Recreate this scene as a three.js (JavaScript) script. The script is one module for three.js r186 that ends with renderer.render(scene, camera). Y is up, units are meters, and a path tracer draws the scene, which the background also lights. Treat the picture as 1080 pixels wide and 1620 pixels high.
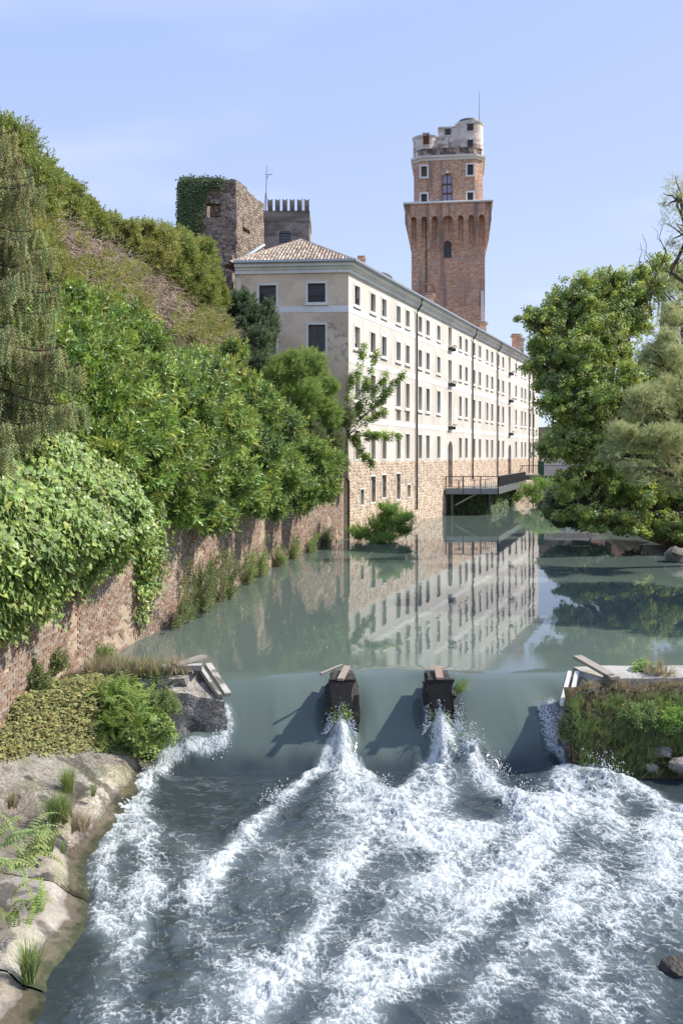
import * as THREE from 'three';
import { mergeGeometries, mergeVertices, toCreasedNormals } from 'three/addons/utils/BufferGeometryUtils.js';
import { Brush, Evaluator, SUBTRACTION } from 'three-bvh-csg';

// ---------------------------------------------------------------- camera, sky, sun, exposure
const EYE = 5.42, FOCAL = 1450, HORIZON = 719.5;          // metres above the upper pool; focal length and horizon in pixels of a 1080 x 1620 frame
const scene = new THREE.Scene();
const camera = new THREE.PerspectiveCamera(2 * Math.atan(810 / FOCAL) * 180 / Math.PI, 1080 / 1620, 0.5, 4000);
camera.position.set(0, EYE, 0);
camera.lookAt(0, EYE, -10);
camera.setViewOffset(1080, 1620, 0, 810 - HORIZON, 1080, 1620);   // a level camera with the lens shifted down
camera.updateProjectionMatrix();

const renderer = new THREE.WebGLRenderer({ antialias: true });
renderer.toneMapping = THREE.LinearToneMapping;
renderer.toneMappingExposure = 1.38;
renderer.shadowMap.enabled = true;

const SUN = new THREE.Vector3(0.84, 0.88, -0.13).normalize();
const sun = new THREE.DirectionalLight(new THREE.Color().setRGB(1.0, 0.94, 0.83), 4.2);
sun.position.copy(SUN).multiplyScalar(200).add(new THREE.Vector3(0, 0, -60));
sun.target.position.set(0, 0, -60);
sun.castShadow = true;
sun.shadow.radius = 2;
sun.shadow.mapSize.set(4096, 4096);
Object.assign(sun.shadow.camera, { left: -90, right: 90, top: 90, bottom: -90, near: 1, far: 420 });
scene.add(sun, sun.target);

// ---------------------------------------------------------------- random numbers and noise
function rngOf(seed) { let a = seed >>> 0; return () => { a = (a + 0x6D2B79F5) | 0; let t = Math.imul(a ^ (a >>> 15), 1 | a); t = (t + Math.imul(t ^ (t >>> 7), 61 | t)) ^ t; return ((t ^ (t >>> 14)) >>> 0) / 4294967296; }; }
const hash = (x, y, s) => { let h = Math.imul(x, 374761393) ^ Math.imul(y, 668265263) ^ Math.imul(s, 1274126177); h = Math.imul(h ^ (h >>> 13), 1274126177); return ((h ^ (h >>> 16)) >>> 0) / 4294967296; };
function vnoise(x, y, s = 0, p = 0) {                      // smooth value noise 0..1, periodic when p > 0
  const xi = Math.floor(x), yi = Math.floor(y); let fx = x - xi, fy = y - yi;
  fx = fx * fx * (3 - 2 * fx); fy = fy * fy * (3 - 2 * fy);
  let x0 = xi, x1 = xi + 1, y0 = yi, y1 = yi + 1;
  if (p) { x0 = ((x0 % p) + p) % p; x1 = ((x1 % p) + p) % p; y0 = ((y0 % p) + p) % p; y1 = ((y1 % p) + p) % p; }
  const a = hash(x0, y0, s), b = hash(x1, y0, s), c = hash(x0, y1, s), d = hash(x1, y1, s);
  return a + (b - a) * fx + (c - a) * fy + (a - b - c + d) * fx * fy;
}
function fbm(x, y, oct = 4, s = 0, p = 0) { let v = 0, a = 0.5, t = 0; for (let i = 0; i < oct; i++) { v += a * vnoise(x, y, s + i * 17, p); t += a; a *= 0.5; x *= 2; y *= 2; p *= 2; } return v / t; }
function noise3(x, y, z, s = 0) { const zi = Math.floor(z); let f = z - zi; f = f * f * (3 - 2 * f); return vnoise(x, y, s + zi * 131) * (1 - f) + vnoise(x, y, s + (zi + 1) * 131) * f; }
function fbm3(x, y, z, oct = 3, s = 0) { let v = 0, a = 0.5, t = 0; for (let i = 0; i < oct; i++) { v += a * noise3(x, y, z, s + i * 29); t += a; a *= 0.5; x *= 2; y *= 2; z *= 2; } return v / t; }
const clamp = (v, a = 0, b = 1) => Math.min(b, Math.max(a, v));
const smooth = (a, b, v) => { const t = clamp((v - a) / (b - a)); return t * t * (3 - 2 * t); };
const lerp = (a, b, t) => a + (b - a) * t;
const V = (x, y, z) => new THREE.Vector3(x, y, z);
const at = (px, py, depth) => V((px - 540) / FOCAL * depth, EYE - (py - HORIZON) / FOCAL * depth, -depth);   // survey mark seen at (px, py), DEPTH metres away
function along(list, t) { for (let i = 1; i < list.length; i++) if (t <= list[i][0] || i === list.length - 1) { const [a, ...p] = list[i - 1], [b, ...q] = list[i]; const f = clamp((t - a) / (b - a)); return p.map((v, k) => lerp(v, q[k], f)); } }

// ---------------------------------------------------------------- sky
{
  const W = 1024, H = 512, data = new Float32Array(W * H * 4);
  for (let j = 0; j < H; j++) for (let i = 0; i < W; i++) {
    const th = ((j + 0.5) / H - 0.5) * Math.PI, ph = ((i + 0.5) / W - 0.5) * 2 * Math.PI;
    const d = [Math.cos(ph) * Math.cos(th), Math.sin(th), Math.sin(ph) * Math.cos(th)];
    const e = Math.max(0, d[1]), mu = d[0] * SUN.x + d[1] * SUN.y + d[2] * SUN.z;
    const h = Math.exp(-e * 3.6), g = Math.exp(-Math.acos(clamp(mu, -1, 1)) * 1.9);
    let c = [lerp(0.215, 0.60, h) + 0.40 * g, lerp(0.325, 0.70, h) + 0.36 * g, lerp(0.69, 0.82, h) + 0.22 * g];
    if (d[1] < 0) { const k = Math.exp(d[1] * 8); c = [lerp(0.12, c[0], k), lerp(0.14, c[1], k), lerp(0.13, c[2], k)]; }
    if (d[1] > 0.02) {                                       // thin high wisps
      const u = d[0] / (d[1] + 0.12), v = d[2] / (d[1] + 0.12);
      const w = smooth(0.5, 0.8, fbm(u * 1.1 + 3.7, v * 2.3 + 1.2, 5, 71)) * smooth(0.02, 0.2, d[1]) * (0.25 + 0.75 * smooth(0.3, 0.65, fbm(u * .5, v * .5, 2, 5)));
      c = c.map((x) => lerp(x, 1.05, w * 0.6));
    }
    data.set([...c, 1], (j * W + i) * 4);
  }
  const t = new THREE.DataTexture(data, W, H, THREE.RGBAFormat, THREE.FloatType);
  t.mapping = THREE.EquirectangularReflectionMapping; t.magFilter = t.minFilter = THREE.LinearFilter; t.wrapS = THREE.RepeatWrapping; t.needsUpdate = true;
  scene.background = t; scene.environment = t;
}

// ---------------------------------------------------------------- objects: names, tags, meshes
const used = new Map();
function numbered(n) { const k = used.get(n) ?? 0; used.set(n, k + 1); return k ? `${n}_${String(k).padStart(3, '0')}` : n; }
function tag(o, label, category, group, kind) { if (label) o.userData.label = label; if (category) o.userData.category = category; if (group) o.userData.group = group; if (kind) o.userData.kind = kind; return o; }
function thing(name, label, category, base = V(0, 0, 0), group) { const o = new THREE.Group(); o.name = numbered(name); o.position.copy(base); scene.add(o); return tag(o, label, category, group); }
function shadows(m) { m.castShadow = m.receiveShadow = true; return m; }
function part(name, geo, mat, parent, moved = true) {       // geometry given in world coordinates is brought to the parent's base
  if (moved) geo.translate(-parent.position.x, -parent.position.y, -parent.position.z);
  const m = shadows(new THREE.Mesh(geo, mat)); m.name = name; parent.add(m); return m;
}
function structure(name, geo, mat, label) { const m = shadows(new THREE.Mesh(geo, mat)); m.name = numbered(name); scene.add(m); return tag(m, label, null, null, 'structure'); }
function single(name, geo, mat, label, category, base = V(0, 0, 0), group) { geo.translate(-base.x, -base.y, -base.z); const m = shadows(new THREE.Mesh(geo, mat)); m.name = numbered(name); m.position.copy(base); scene.add(m); return tag(m, label, category, group); }

// ---------------------------------------------------------------- geometry helpers
function flat(geos) { return mergeGeometries(geos.map((g) => { const h = g.index ? g.toNonIndexed() : g; for (const k of Object.keys(h.attributes)) if (!['position', 'normal', 'uv', 'color'].includes(k)) h.deleteAttribute(k); if (!h.attributes.uv) boxUV(h); return h; })); }
function boxUV(g) {                                         // uv in metres, by the way each face points
  if (g.index) g = g.toNonIndexed();
  const p = g.attributes.position, uv = new Float32Array(p.count * 2), a = V(), b = V(), c = V();
  for (let i = 0; i < p.count; i += 3) {
    a.fromBufferAttribute(p, i); b.fromBufferAttribute(p, i + 1); c.fromBufferAttribute(p, i + 2);
    const n = b.clone().sub(a).cross(c.clone().sub(a)), ax = Math.abs(n.x), ay = Math.abs(n.y), az = Math.abs(n.z);
    [a, b, c].forEach((q, k) => { const u = ay >= ax && ay >= az ? [q.x, q.z] : ax > az ? [q.z, q.y] : [q.x, q.y]; uv[(i + k) * 2] = u[0]; uv[(i + k) * 2 + 1] = u[1]; });
  }
  g.setAttribute('uv', new THREE.BufferAttribute(uv, 2)); return g;
}
function box(w, h, d, x = 0, y = 0, z = 0) { return new THREE.BoxGeometry(w, h, d).translate(x, y, z); }
function warpBox(corners, seg, amp = 0, freq = 1, seed = 0, crease = 0.7) {   // corners: bottom four then top four (left-back, right-back, right-front, left-front); rough, solid block
  let g = new THREE.BoxGeometry(1, 1, 1, ...seg); g.deleteAttribute('uv'); g.deleteAttribute('normal'); g = mergeVertices(g, 1e-4);
  const p = g.attributes.position, c = corners.map((q) => V(...q));
  for (let i = 0; i < p.count; i++) {
    const x = p.getX(i) + 0.5, y = p.getY(i) + 0.5, z = p.getZ(i) + 0.5;
    const L = (k) => c[k].clone().lerp(c[k + 1], x).lerp(c[k + 3].clone().lerp(c[k + 2], x), z);
    const q = L(0).lerp(L(4), y);
    if (amp) { const f = freq; q.x += (fbm3(q.x * f, q.y * f, q.z * f, 3, seed) - 0.5) * 2 * amp; q.y += (fbm3(q.x * f, q.y * f, q.z * f, 3, seed + 7) - 0.5) * 2 * amp; q.z += (fbm3(q.x * f, q.y * f, q.z * f, 3, seed + 13) - 0.5) * 2 * amp; }
    p.setXYZ(i, q.x, q.y, q.z);
  }
  return boxUV(toCreasedNormals(g, crease));
}
function sweep(path, profile, closed = false) {             // path [[x, z]...], outward = (-dz, dx); profile [[out, y]...] closed polygon, mitred at the bends
  const n = path.length, dirs = [], pts = [];
  for (let i = 0; i < n; i++) {
    const a = path[(i - 1 + n) % n], b = path[i], c = path[(i + 1) % n];
    let d0 = [b[0] - a[0], b[1] - a[1]], d1 = [c[0] - b[0], c[1] - b[1]];
    if (!closed && i === 0) d0 = d1; if (!closed && i === n - 1) d1 = d0;
    const l0 = Math.hypot(...d0), l1 = Math.hypot(...d1), n0 = [-d0[1] / l0, d0[0] / l0], n1 = [-d1[1] / l1, d1[0] / l1];
    let m = [n0[0] + n1[0], n0[1] + n1[1]]; const s = 2 / (m[0] * m[0] + m[1] * m[1]); dirs.push([m[0] * s, m[1] * s]);
  }
  const pos = [], uv = [], ring = (i) => profile.map(([o, y]) => [path[i % n][0] + dirs[i % n][0] * o, y, path[i % n][1] + dirs[i % n][1] * o]);
  const last = closed ? n : n - 1, pl = profile.length; let run = 0;
  const quad = (a, b, c, d, ua, ub, va, vb) => { pos.push(...a, ...b, ...c, ...a, ...c, ...d); uv.push(ua, va, ub, va, ub, vb, ua, va, ub, vb, ua, vb); };
  for (let i = 0; i < last; i++) {
    const A = ring(i), B = ring(i + 1), len = Math.hypot(path[(i + 1) % n][0] - path[i][0], path[(i + 1) % n][1] - path[i][1]); let v = 0;
    for (let k = 0; k < pl; k++) { const k2 = (k + 1) % pl, h = Math.hypot(profile[k2][0] - profile[k][0], profile[k2][1] - profile[k][1]); quad(A[k], B[k], B[k2], A[k2], run, run + len, v, v + h); v += h; }
    run += len;
  }
  if (!closed) for (const i of [0, n - 1]) { const A = ring(i), f = THREE.ShapeUtils.triangulateShape(profile.map(([o, y]) => new THREE.Vector2(o, y)), []); for (const t of f) for (const k of t) { pos.push(...A[k]); uv.push(...profile[k]); } }
  const g = new THREE.BufferGeometry(); g.setAttribute('position', new THREE.Float32BufferAttribute(pos, 3)); g.setAttribute('uv', new THREE.Float32BufferAttribute(uv, 2)); g.computeVertexNormals(); return g;
}
function tube(points, r0, r1, sides = 6) {                  // tapered limb through points
  const n = points.length, pos = [], uv = [], idx = [], up = V(0, 1, 0.13).normalize(); let len = 0;
  for (let i = 0; i < n; i++) {
    const t = points[Math.min(n - 1, i + 1)].clone().sub(points[Math.max(0, i - 1)]).normalize();
    const a = t.clone().cross(Math.abs(t.y) > 0.95 ? V(1, 0, 0) : up).normalize(), b = t.clone().cross(a), r = lerp(r0, r1, i / (n - 1));
    if (i) len += points[i].distanceTo(points[i - 1]);
    for (let k = 0; k <= sides; k++) { const w = k / sides * 2 * Math.PI; const q = points[i].clone().addScaledVector(a, Math.cos(w) * r).addScaledVector(b, Math.sin(w) * r); pos.push(q.x, q.y, q.z); uv.push(k / sides * 0.6, len); }
    if (i) for (let k = 0; k < sides; k++) { const p = (i - 1) * (sides + 1) + k, q = p + sides + 1; idx.push(p, q, p + 1, p + 1, q, q + 1); }
  }
  const g = new THREE.BufferGeometry(); g.setAttribute('position', new THREE.Float32BufferAttribute(pos, 3)); g.setAttribute('uv', new THREE.Float32BufferAttribute(uv, 2)); g.setIndex(idx); g.computeVertexNormals(); return g;
}
function grid(nu, nv, fn) {                                 // sheet, fn(u, v) -> [x, y, z]; uv in metres from x and z
  const pos = new Float32Array((nu + 1) * (nv + 1) * 3), uv = new Float32Array((nu + 1) * (nv + 1) * 2), idx = new Uint32Array(nu * nv * 6); let k = 0;
  for (let j = 0; j <= nv; j++) for (let i = 0; i <= nu; i++) { const q = fn(i / nu, j / nv), o = j * (nu + 1) + i; pos.set(q.slice(0, 3), o * 3); uv.set(q.length > 3 ? [q[3], q[4]] : [q[0], q[2]], o * 2); }
  for (let j = 0; j < nv; j++) for (let i = 0; i < nu; i++) { const a = j * (nu + 1) + i, b = a + nu + 1; idx.set([a, a + 1, b, a + 1, b + 1, b], k); k += 6; }
  const g = new THREE.BufferGeometry(); g.setAttribute('position', new THREE.BufferAttribute(pos, 3)); g.setAttribute('uv', new THREE.BufferAttribute(uv, 2)); g.setIndex(new THREE.BufferAttribute(idx, 1)); g.computeVertexNormals(); return g;
}
const evaluator = new Evaluator(); evaluator.attributes = ['position', 'normal', 'uv']; evaluator.useGroups = false;
function carve(geo, cutters) { let a = new Brush(geo); a.updateMatrixWorld(); for (const c of cutters) { const b = new Brush(c); b.updateMatrixWorld(); a = evaluator.evaluate(a, b, SUBTRACTION); } return a.geometry; }
function archShape(w, y0, y1) { const s = new THREE.Shape(), r = w / 2; s.moveTo(-r, y0); s.lineTo(r, y0); s.lineTo(r, y1 - r); s.absarc(0, y1 - r, r, 0, Math.PI, false); s.lineTo(-r, y0); return s; }

// ---------------------------------------------------------------- textures
function texture(w, h, metresX, metresY, fn, srgb = true) {  // fn(u, v) -> [r, g, b] 0..1 (sRGB values when srgb), one tile of metresX by metresY
  const d = new Uint8Array(w * h * 4);
  for (let j = 0; j < h; j++) for (let i = 0; i < w; i++) { const c = fn((i + 0.5) / w, (j + 0.5) / h); const o = (j * w + i) * 4; d[o] = clamp(c[0]) * 255; d[o + 1] = clamp(c[1]) * 255; d[o + 2] = clamp(c[2]) * 255; d[o + 3] = 255; }
  const t = new THREE.DataTexture(d, w, h); t.magFilter = t.minFilter = THREE.LinearFilter; t.wrapS = t.wrapT = THREE.RepeatWrapping; t.repeat.set(1 / metresX, 1 / metresY); if (srgb) t.colorSpace = THREE.SRGBColorSpace; t.needsUpdate = true; return t;
}
const grey = (v) => [v, v, v], mixc = (a, b, t) => a.map((x, i) => lerp(x, b[i], t)), mulc = (a, k) => a.map((x) => x * k);
const std = (o) => new THREE.MeshStandardMaterial({ roughness: 0.9, ...o });
const rgb = (r, g, b) => new THREE.Color().setRGB(r, g, b);
// ---------------------------------------------------------------- materials
const plasterBump = texture(512, 512, 2, 2, (u, v) => grey(fbm(u * 32, v * 32, 4, 3, 32)), false);
const plasterTex = (base, dirt, seed) => texture(1024, 1024, 14, 14, (u, v) => {
  const a = fbm(u * 6, v * 6, 5, seed, 6), s = fbm(u * 40, v * 5, 3, seed + 9, 5), f = fbm(u * 128, v * 128, 2, seed + 21, 128);
  let c = mixc(base, dirt, smooth(0.42, 0.72, a) * 0.5 + smooth(0.52, 0.78, s) * 0.4); return mulc(c, 0.955 + 0.09 * f);
});
const M = {};
M.plaster = std({ map: plasterTex([0.87, 0.845, 0.81], [0.78, 0.74, 0.69], 11), bumpMap: plasterBump, bumpScale: 0.006 });
M.plasterGrey = std({ bumpMap: plasterBump, bumpScale: 0.012, map: texture(1024, 1024, 9, 18, (u, v) => {   // older, weather-stained render on the end wall
  const a = fbm(u * 5, v * 10, 5, 31, 0), k = smooth(0.46, 0.62, fbm(u * 34, v * 68, 3, 37)) * smooth(0.40, 0.62, fbm(u * 3 + 2, v * 5, 4, 41) + (v < 0.78 ? 0.06 : -0.12));
  return mulc(mixc(mixc([0.92, 0.83, 0.715], [0.83, 0.74, 0.635], smooth(0.4, 0.7, a)), [0.56, 0.53, 0.47], k * 0.6), 0.96 + 0.08 * fbm(u * 120, v * 240, 2, 3));
}) });
M.band = std({ map: plasterTex([0.96, 0.95, 0.935], [0.88, 0.86, 0.83], 15), bumpMap: plasterBump, bumpScale: 0.004 });
M.cornice = std({ map: plasterTex([0.92, 0.915, 0.90], [0.82, 0.815, 0.80], 19), roughness: 0.8 });
M.stoneTrim = std({ map: plasterTex([0.93, 0.92, 0.89], [0.80, 0.78, 0.73], 23) });
M.glass = new THREE.MeshPhysicalMaterial({ color: rgb(0.018, 0.02, 0.022), roughness: 0.06, specularIntensity: 1 });
M.curtain = std({ color: rgb(0.26, 0.24, 0.21) });
M.shutter = std({ color: rgb(0.30, 0.25, 0.195), roughness: 0.8 });
M.shutterGrey = std({ color: rgb(0.33, 0.29, 0.24), roughness: 0.8 });
M.frame = std({ color: rgb(0.10, 0.075, 0.055), roughness: 0.6 });
M.frameRed = std({ color: rgb(0.14, 0.045, 0.028), roughness: 0.6 });
M.pipe = std({ color: rgb(0.07, 0.055, 0.045), roughness: 0.45, metalness: 0.5 });
M.zinc = std({ color: rgb(0.42, 0.44, 0.46), roughness: 0.42, metalness: 0.6 });
M.iron = std({ color: rgb(0.06, 0.06, 0.06), roughness: 0.55, metalness: 0.4 });
M.steel = std({ color: rgb(0.30, 0.30, 0.31), roughness: 0.45, metalness: 0.6 });
M.darkMetal = std({ color: rgb(0.13, 0.12, 0.11), roughness: 0.6, metalness: 0.3 });
M.green = std({ color: rgb(0.01, 0.11, 0.06), roughness: 0.5 });
M.terracotta = std({ color: rgb(0.30, 0.13, 0.07) });

function cellNoise(x, y, p, s) { let d1 = 9, d2 = 9, id = 0; const xi = Math.floor(x), yi = Math.floor(y); for (let j = -1; j <= 1; j++) for (let i = -1; i <= 1; i++) { const cx = xi + i, cy = yi + j, wx = ((cx % p) + p) % p, wy = ((cy % p) + p) % p, qx = cx + 0.15 + 0.7 * hash(wx, wy, s), qy = cy + 0.15 + 0.7 * hash(wx, wy, s + 1), d = Math.hypot(qx - x, qy - y); if (d < d1) { d2 = d1; d1 = d; id = hash(wx, wy, s + 2); } else if (d < d2) d2 = d; } return [d1, d2 - d1, id]; }
{ // field-stone base of the long building, and the old tower's rubble: small stones in pale mortar
  const make = (mortar, tones, seed, n) => {
    const cells = (u, v) => cellNoise(u * n + fbm(u * 30, v * 30, 2, seed + 3, 30) * 0.5, v * n * 1.25 + fbm(u * 30, v * 30, 2, seed + 5, 30) * 0.5, 1e6, seed);
    return [texture(1024, 1024, 7, 7, (u, v) => { const [, e, id] = cells(u, v), st = smooth(0.08, 0.24, e) * (id > 0.25 ? 1 : 0.2), tone = tones[Math.floor(id * 977) % tones.length]; const c = mixc(mortar, tone, st); return mulc(c, 0.86 + 0.28 * fbm(u * 90, v * 90, 3, seed + 8) * (0.7 + 0.6 * fbm(u * 4, v * 4, 3, seed + 9, 4))); }),
      texture(512, 512, 7, 7, (u, v) => { const [, e, id] = cells(u, v); return grey(clamp(smooth(0.05, 0.4, e) * (0.5 + 0.5 * id) * 0.8 + 0.3 * fbm(u * 70, v * 70, 3, seed + 4))); }, false)];
  };
  let [map, bumpMap] = make([0.86, 0.785, 0.70], [[0.82, 0.715, 0.625], [0.75, 0.655, 0.57], [0.66, 0.575, 0.505], [0.84, 0.70, 0.60], [0.60, 0.52, 0.46], [0.88, 0.80, 0.72]], 51, 26);
  M.rubble = std({ map, bumpMap, bumpScale: 0.05 });
  [map, bumpMap] = make([0.60, 0.545, 0.49], [[0.62, 0.555, 0.49], [0.48, 0.42, 0.37], [0.38, 0.335, 0.30], [0.70, 0.63, 0.56], [0.55, 0.44, 0.38]], 61, 30);
  M.ruin = std({ map, bumpMap, bumpScale: 0.09 });
}
{ // tower brickwork: small dull-red bricks with pale patches, soot streaks below the corbels
  const bx = 46, by = 320;                                  // bricks across 12 m, courses in 24 m
  const tone = [[0.84, 0.625, 0.49], [0.87, 0.665, 0.525], [0.78, 0.565, 0.44], [0.90, 0.75, 0.615], [0.80, 0.645, 0.525], [0.68, 0.49, 0.39]];
  M.towerBrick = std({ map: texture(1024, 2048, 12, 24, (u, v) => {
    const r = Math.floor(v * by), x = u * bx + (r & 1 ? 0.5 : 0), b = Math.floor(x), fx = x - b, fy = v * by - r;
    let c = tone[Math.floor(hash(b % bx, r, 5) * 6)];
    const pale = smooth(0.52, 0.72, fbm(u * 30, v * 95, 4, 13)) * 0.65, worn = smooth(0.5, 0.75, fbm(u * 7, v * 16, 4, 19, 0));
    c = mixc(c, [0.85, 0.76, 0.67], pale * (0.4 + 0.6 * hash(b, r, 8))); c = mixc(c, [0.63, 0.53, 0.475], worn * 0.4);
    const soot = smooth(0.6, 0.8, fbm(u * 14 + 3, v * 2.2, 3, 23)) * 0.6; c = mixc(c, [0.42, 0.36, 0.33], soot);
    if (fx < 0.09 || fy < 0.18) c = mixc(c, [0.72, 0.65, 0.58], 0.55);
    return mulc(c, 0.9 + 0.2 * fbm(u * 200, v * 400, 2, 2));
  }), bumpMap: texture(512, 1024, 12, 24, (u, v) => grey(fbm(u * 70, v * 200, 3, 29)), false), bumpScale: 0.05 });
}
M.towerPlaster = std({ map: texture(512, 512, 8, 8, (u, v) => mulc(mixc(mixc([0.91, 0.865, 0.805], [0.80, 0.73, 0.665], smooth(0.45, 0.65, fbm(u * 9, v * 14, 5, 43))), [0.60, 0.48, 0.42], smooth(0.66, 0.74, fbm(u * 7 + 4, v * 9, 5, 47)) * 0.7), 0.95 + 0.1 * fbm(u * 90, v * 90, 2, 4))), bumpMap: plasterBump, bumpScale: 0.02 });
M.towerParapet = std({ map: texture(512, 512, 8, 8, (u, v) => mulc(mixc([0.66, 0.58, 0.52], [0.38, 0.33, 0.30], smooth(0.35, 0.65, fbm(u * 20, v * 14, 5, 53))), 0.9 + 0.2 * fbm(u * 90, v * 90, 2, 4))), bumpMap: plasterBump, bumpScale: 0.02 });
const concreteTex = (base, dirt, seed, moss = 0) => texture(1024, 1024, 5, 5, (u, v) => {
  let c = mixc(base, dirt, smooth(0.35, 0.7, fbm(u * 5, v * 5, 5, seed, 5)) * 0.8);
  c = mixc(c, mulc(dirt, 0.55), smooth(0.62, 0.75, fbm(u * 12, v * 12, 5, seed + 5, 12)) * 0.7);
  if (moss) c = mixc(c, [0.27, 0.31, 0.15], smooth(0.55, 0.7, fbm(u * 8, v * 8, 5, seed + 11, 8)) * moss);
  const [, ed, id] = cellNoise(u * 150, v * 150, 150, seed + 31), rough = smooth(.4, .55, fbm(u * 3, v * 3, 4, seed + 33, 3)); return mulc(c, (1 + rough * (id - .5) * .42 * smooth(.0, .15, ed)) * (0.9 + 0.2 * fbm(u * 140, v * 140, 2, seed + 2, 140)));
});
const concreteBump = texture(1024, 1024, 5, 5, (u, v) => grey(0.6 * fbm(u * 16, v * 16, 5, 77, 16) + 0.4 * fbm(u * 120, v * 120, 2, 78, 120)), false);
M.concrete = std({ vertexColors: true, map: concreteTex([0.56, 0.545, 0.52], [0.45, 0.43, 0.405], 81), bumpMap: concreteBump, bumpScale: 0.02 });
M.concretePlain = std({ map: concreteTex([0.70, 0.685, 0.655], [0.56, 0.54, 0.51], 81), bumpMap: concreteBump, bumpScale: 0.02 });
M.concreteB = std({ vertexColors: true, map: concreteTex([0.545, 0.525, 0.495], [0.43, 0.405, 0.375], 83, .25), bumpMap: concreteBump, bumpScale: 0.02 });
M.concreteOld = std({ map: concreteTex([0.60, 0.575, 0.545], [0.47, 0.445, 0.415], 87, 0.2), bumpMap: concreteBump, bumpScale: 0.03 });
M.pier = std({ map: concreteTex([0.27, 0.25, 0.23], [0.17, 0.165, 0.145], 93, 0.55), bumpMap: concreteBump, bumpScale: 0.08, roughness: 0.75 });
M.wood = std({ map: texture(512, 256, 1.2, 0.3, (u, v) => { const g = fbm(u * 5, v * 60, 4, 101), n = smooth(0.72, 0.8, fbm(u * 9, v * 14, 3, 103)); return mulc(mixc([0.72, 0.66, 0.60], [0.52, 0.46, 0.41], g), 1 - 0.5 * n); }) });
M.woodGrey = std({ map: texture(512, 256, 1.2, 0.3, (u, v) => { const g = fbm(u * 5, v * 60, 4, 105); return mixc([0.72, 0.69, 0.65], [0.48, 0.45, 0.41], g); }) });
M.soil = std({ map: texture(512, 512, 3, 3, (u, v) => mulc(mixc([0.36, 0.30, 0.22], [0.24, 0.25, 0.13], smooth(0.4, 0.65, fbm(u * 9, v * 9, 4, 111, 9))), 0.75 + 0.5 * fbm(u * 80, v * 80, 3, 113, 80))), roughness: 1 });
M.bark = std({ map: texture(256, 512, 0.6, 1.4, (u, v) => mixc([0.42, 0.36, 0.30], [0.24, 0.20, 0.165], fbm(u * 14, v * 8, 4, 121))), roughness: 1 });
M.twig = std({ color: rgb(0.27, 0.21, 0.16), roughness: 1 });
M.dryVine = std({ vertexColors: true, roughness: 1 });
M.mortar = std({ map: texture(512, 512, 2, 2, (u, v) => mulc(mixc([0.80, 0.72, 0.63], [0.62, 0.545, 0.465], fbm(u * 12, v * 12, 4, 131, 12)), 0.85 + 0.3 * fbm(u * 90, v * 90, 2, 133, 90))) });
M.brickMany = std({ vertexColors: true, roughness: 0.95, map: texture(256, 256, 0.5, 0.5, (u, v) => grey(0.78 + 0.3 * fbm(u * 30, v * 30, 4, 141, 30) - 0.1), true), bumpMap: concreteBump, bumpScale: 0.02 });
M.tile = std({ vertexColors: true, roughness: 0.9 });
// ---------------------------------------------------------------- ground, river, weir
structure('ground', new THREE.PlaneGeometry(4000, 4000).rotateX(-Math.PI / 2).translate(0, -2.6, -400), M.soil, 'earth below the river and the town');
// survey of the old brick wall's foot on the left bank: [depth, x]
const WALL = [[9, -7.3], [14, -6.95], [17.7, -6.62], [21, -6.4], [26.3, -6.0], [30, -5.3], [35, -4.6], [40, -3.95], [47.5, -2.95], [54.8, -0.95], [59.6, 0.3]];
const wallX = (d) => along(WALL, d)[0], WALL_TOP = 3.8;

const POOL = { x0: -7.5, x1: 8.5, d0: 9.0, d1: 25.0 }, LOW = -1.5;
const FOAM_N = 2048, foamMap = new Float32Array(FOAM_N * FOAM_N), liftMap = new Float32Array(FOAM_N * FOAM_N), milkMap = new Float32Array(FOAM_N * FOAM_N);
const low = (px, py) => { for (let d = 9; d < 24; d += .02) { const p = at(px, py, d); if (p.y < crest(p.x, d)) return [p.x, d]; } return [0, 30]; };   // a mark on the water seen from the bridge
const PIERS = [[0.015, 21.0], [2.27, 21.0]];
const crest = (x, d) => {                                   // smooth surface: upper pool, tongue over the sill, lower pool
  const c = 23.3 + 0.25 * Math.sin(x * 1.1 + 0.5) + 0.3 * (vnoise(x * 1.3, 2, 229) - .5), t = clamp((c - d) / (c - 20.25));
  let y = (LOW - 0.12) * Math.pow(t, 2.7) * (2.0 - 1.0 * t) - 0.03 * smooth(0, .5, t) + 0.016 * smooth(.15, .6, t) * (vnoise(x * 5 + d * .5, d * .8, 230) - .5);
  y = lerp(y, LOW, smooth(20.6, 19.6, d));
  for (const [px, pd] of PIERS) { const dx = x - px, s = smooth(22.9, 21.6, d) * smooth(19.6, 20.6, d); y -= s * 0.16 * Math.exp(-Math.pow((Math.abs(dx) - 0.3) / 0.26, 2)); y += 0.05 * Math.exp(-(dx * dx) / 0.3 - Math.pow((d - 22.9) / 0.35, 2)); }
  y -= smooth(22.6, 21.2, d) * smooth(19.6, 20.6, d) * 0.35 * Math.exp(-Math.pow((x - 5.0) / 0.35, 2));
  return y;
};
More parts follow.
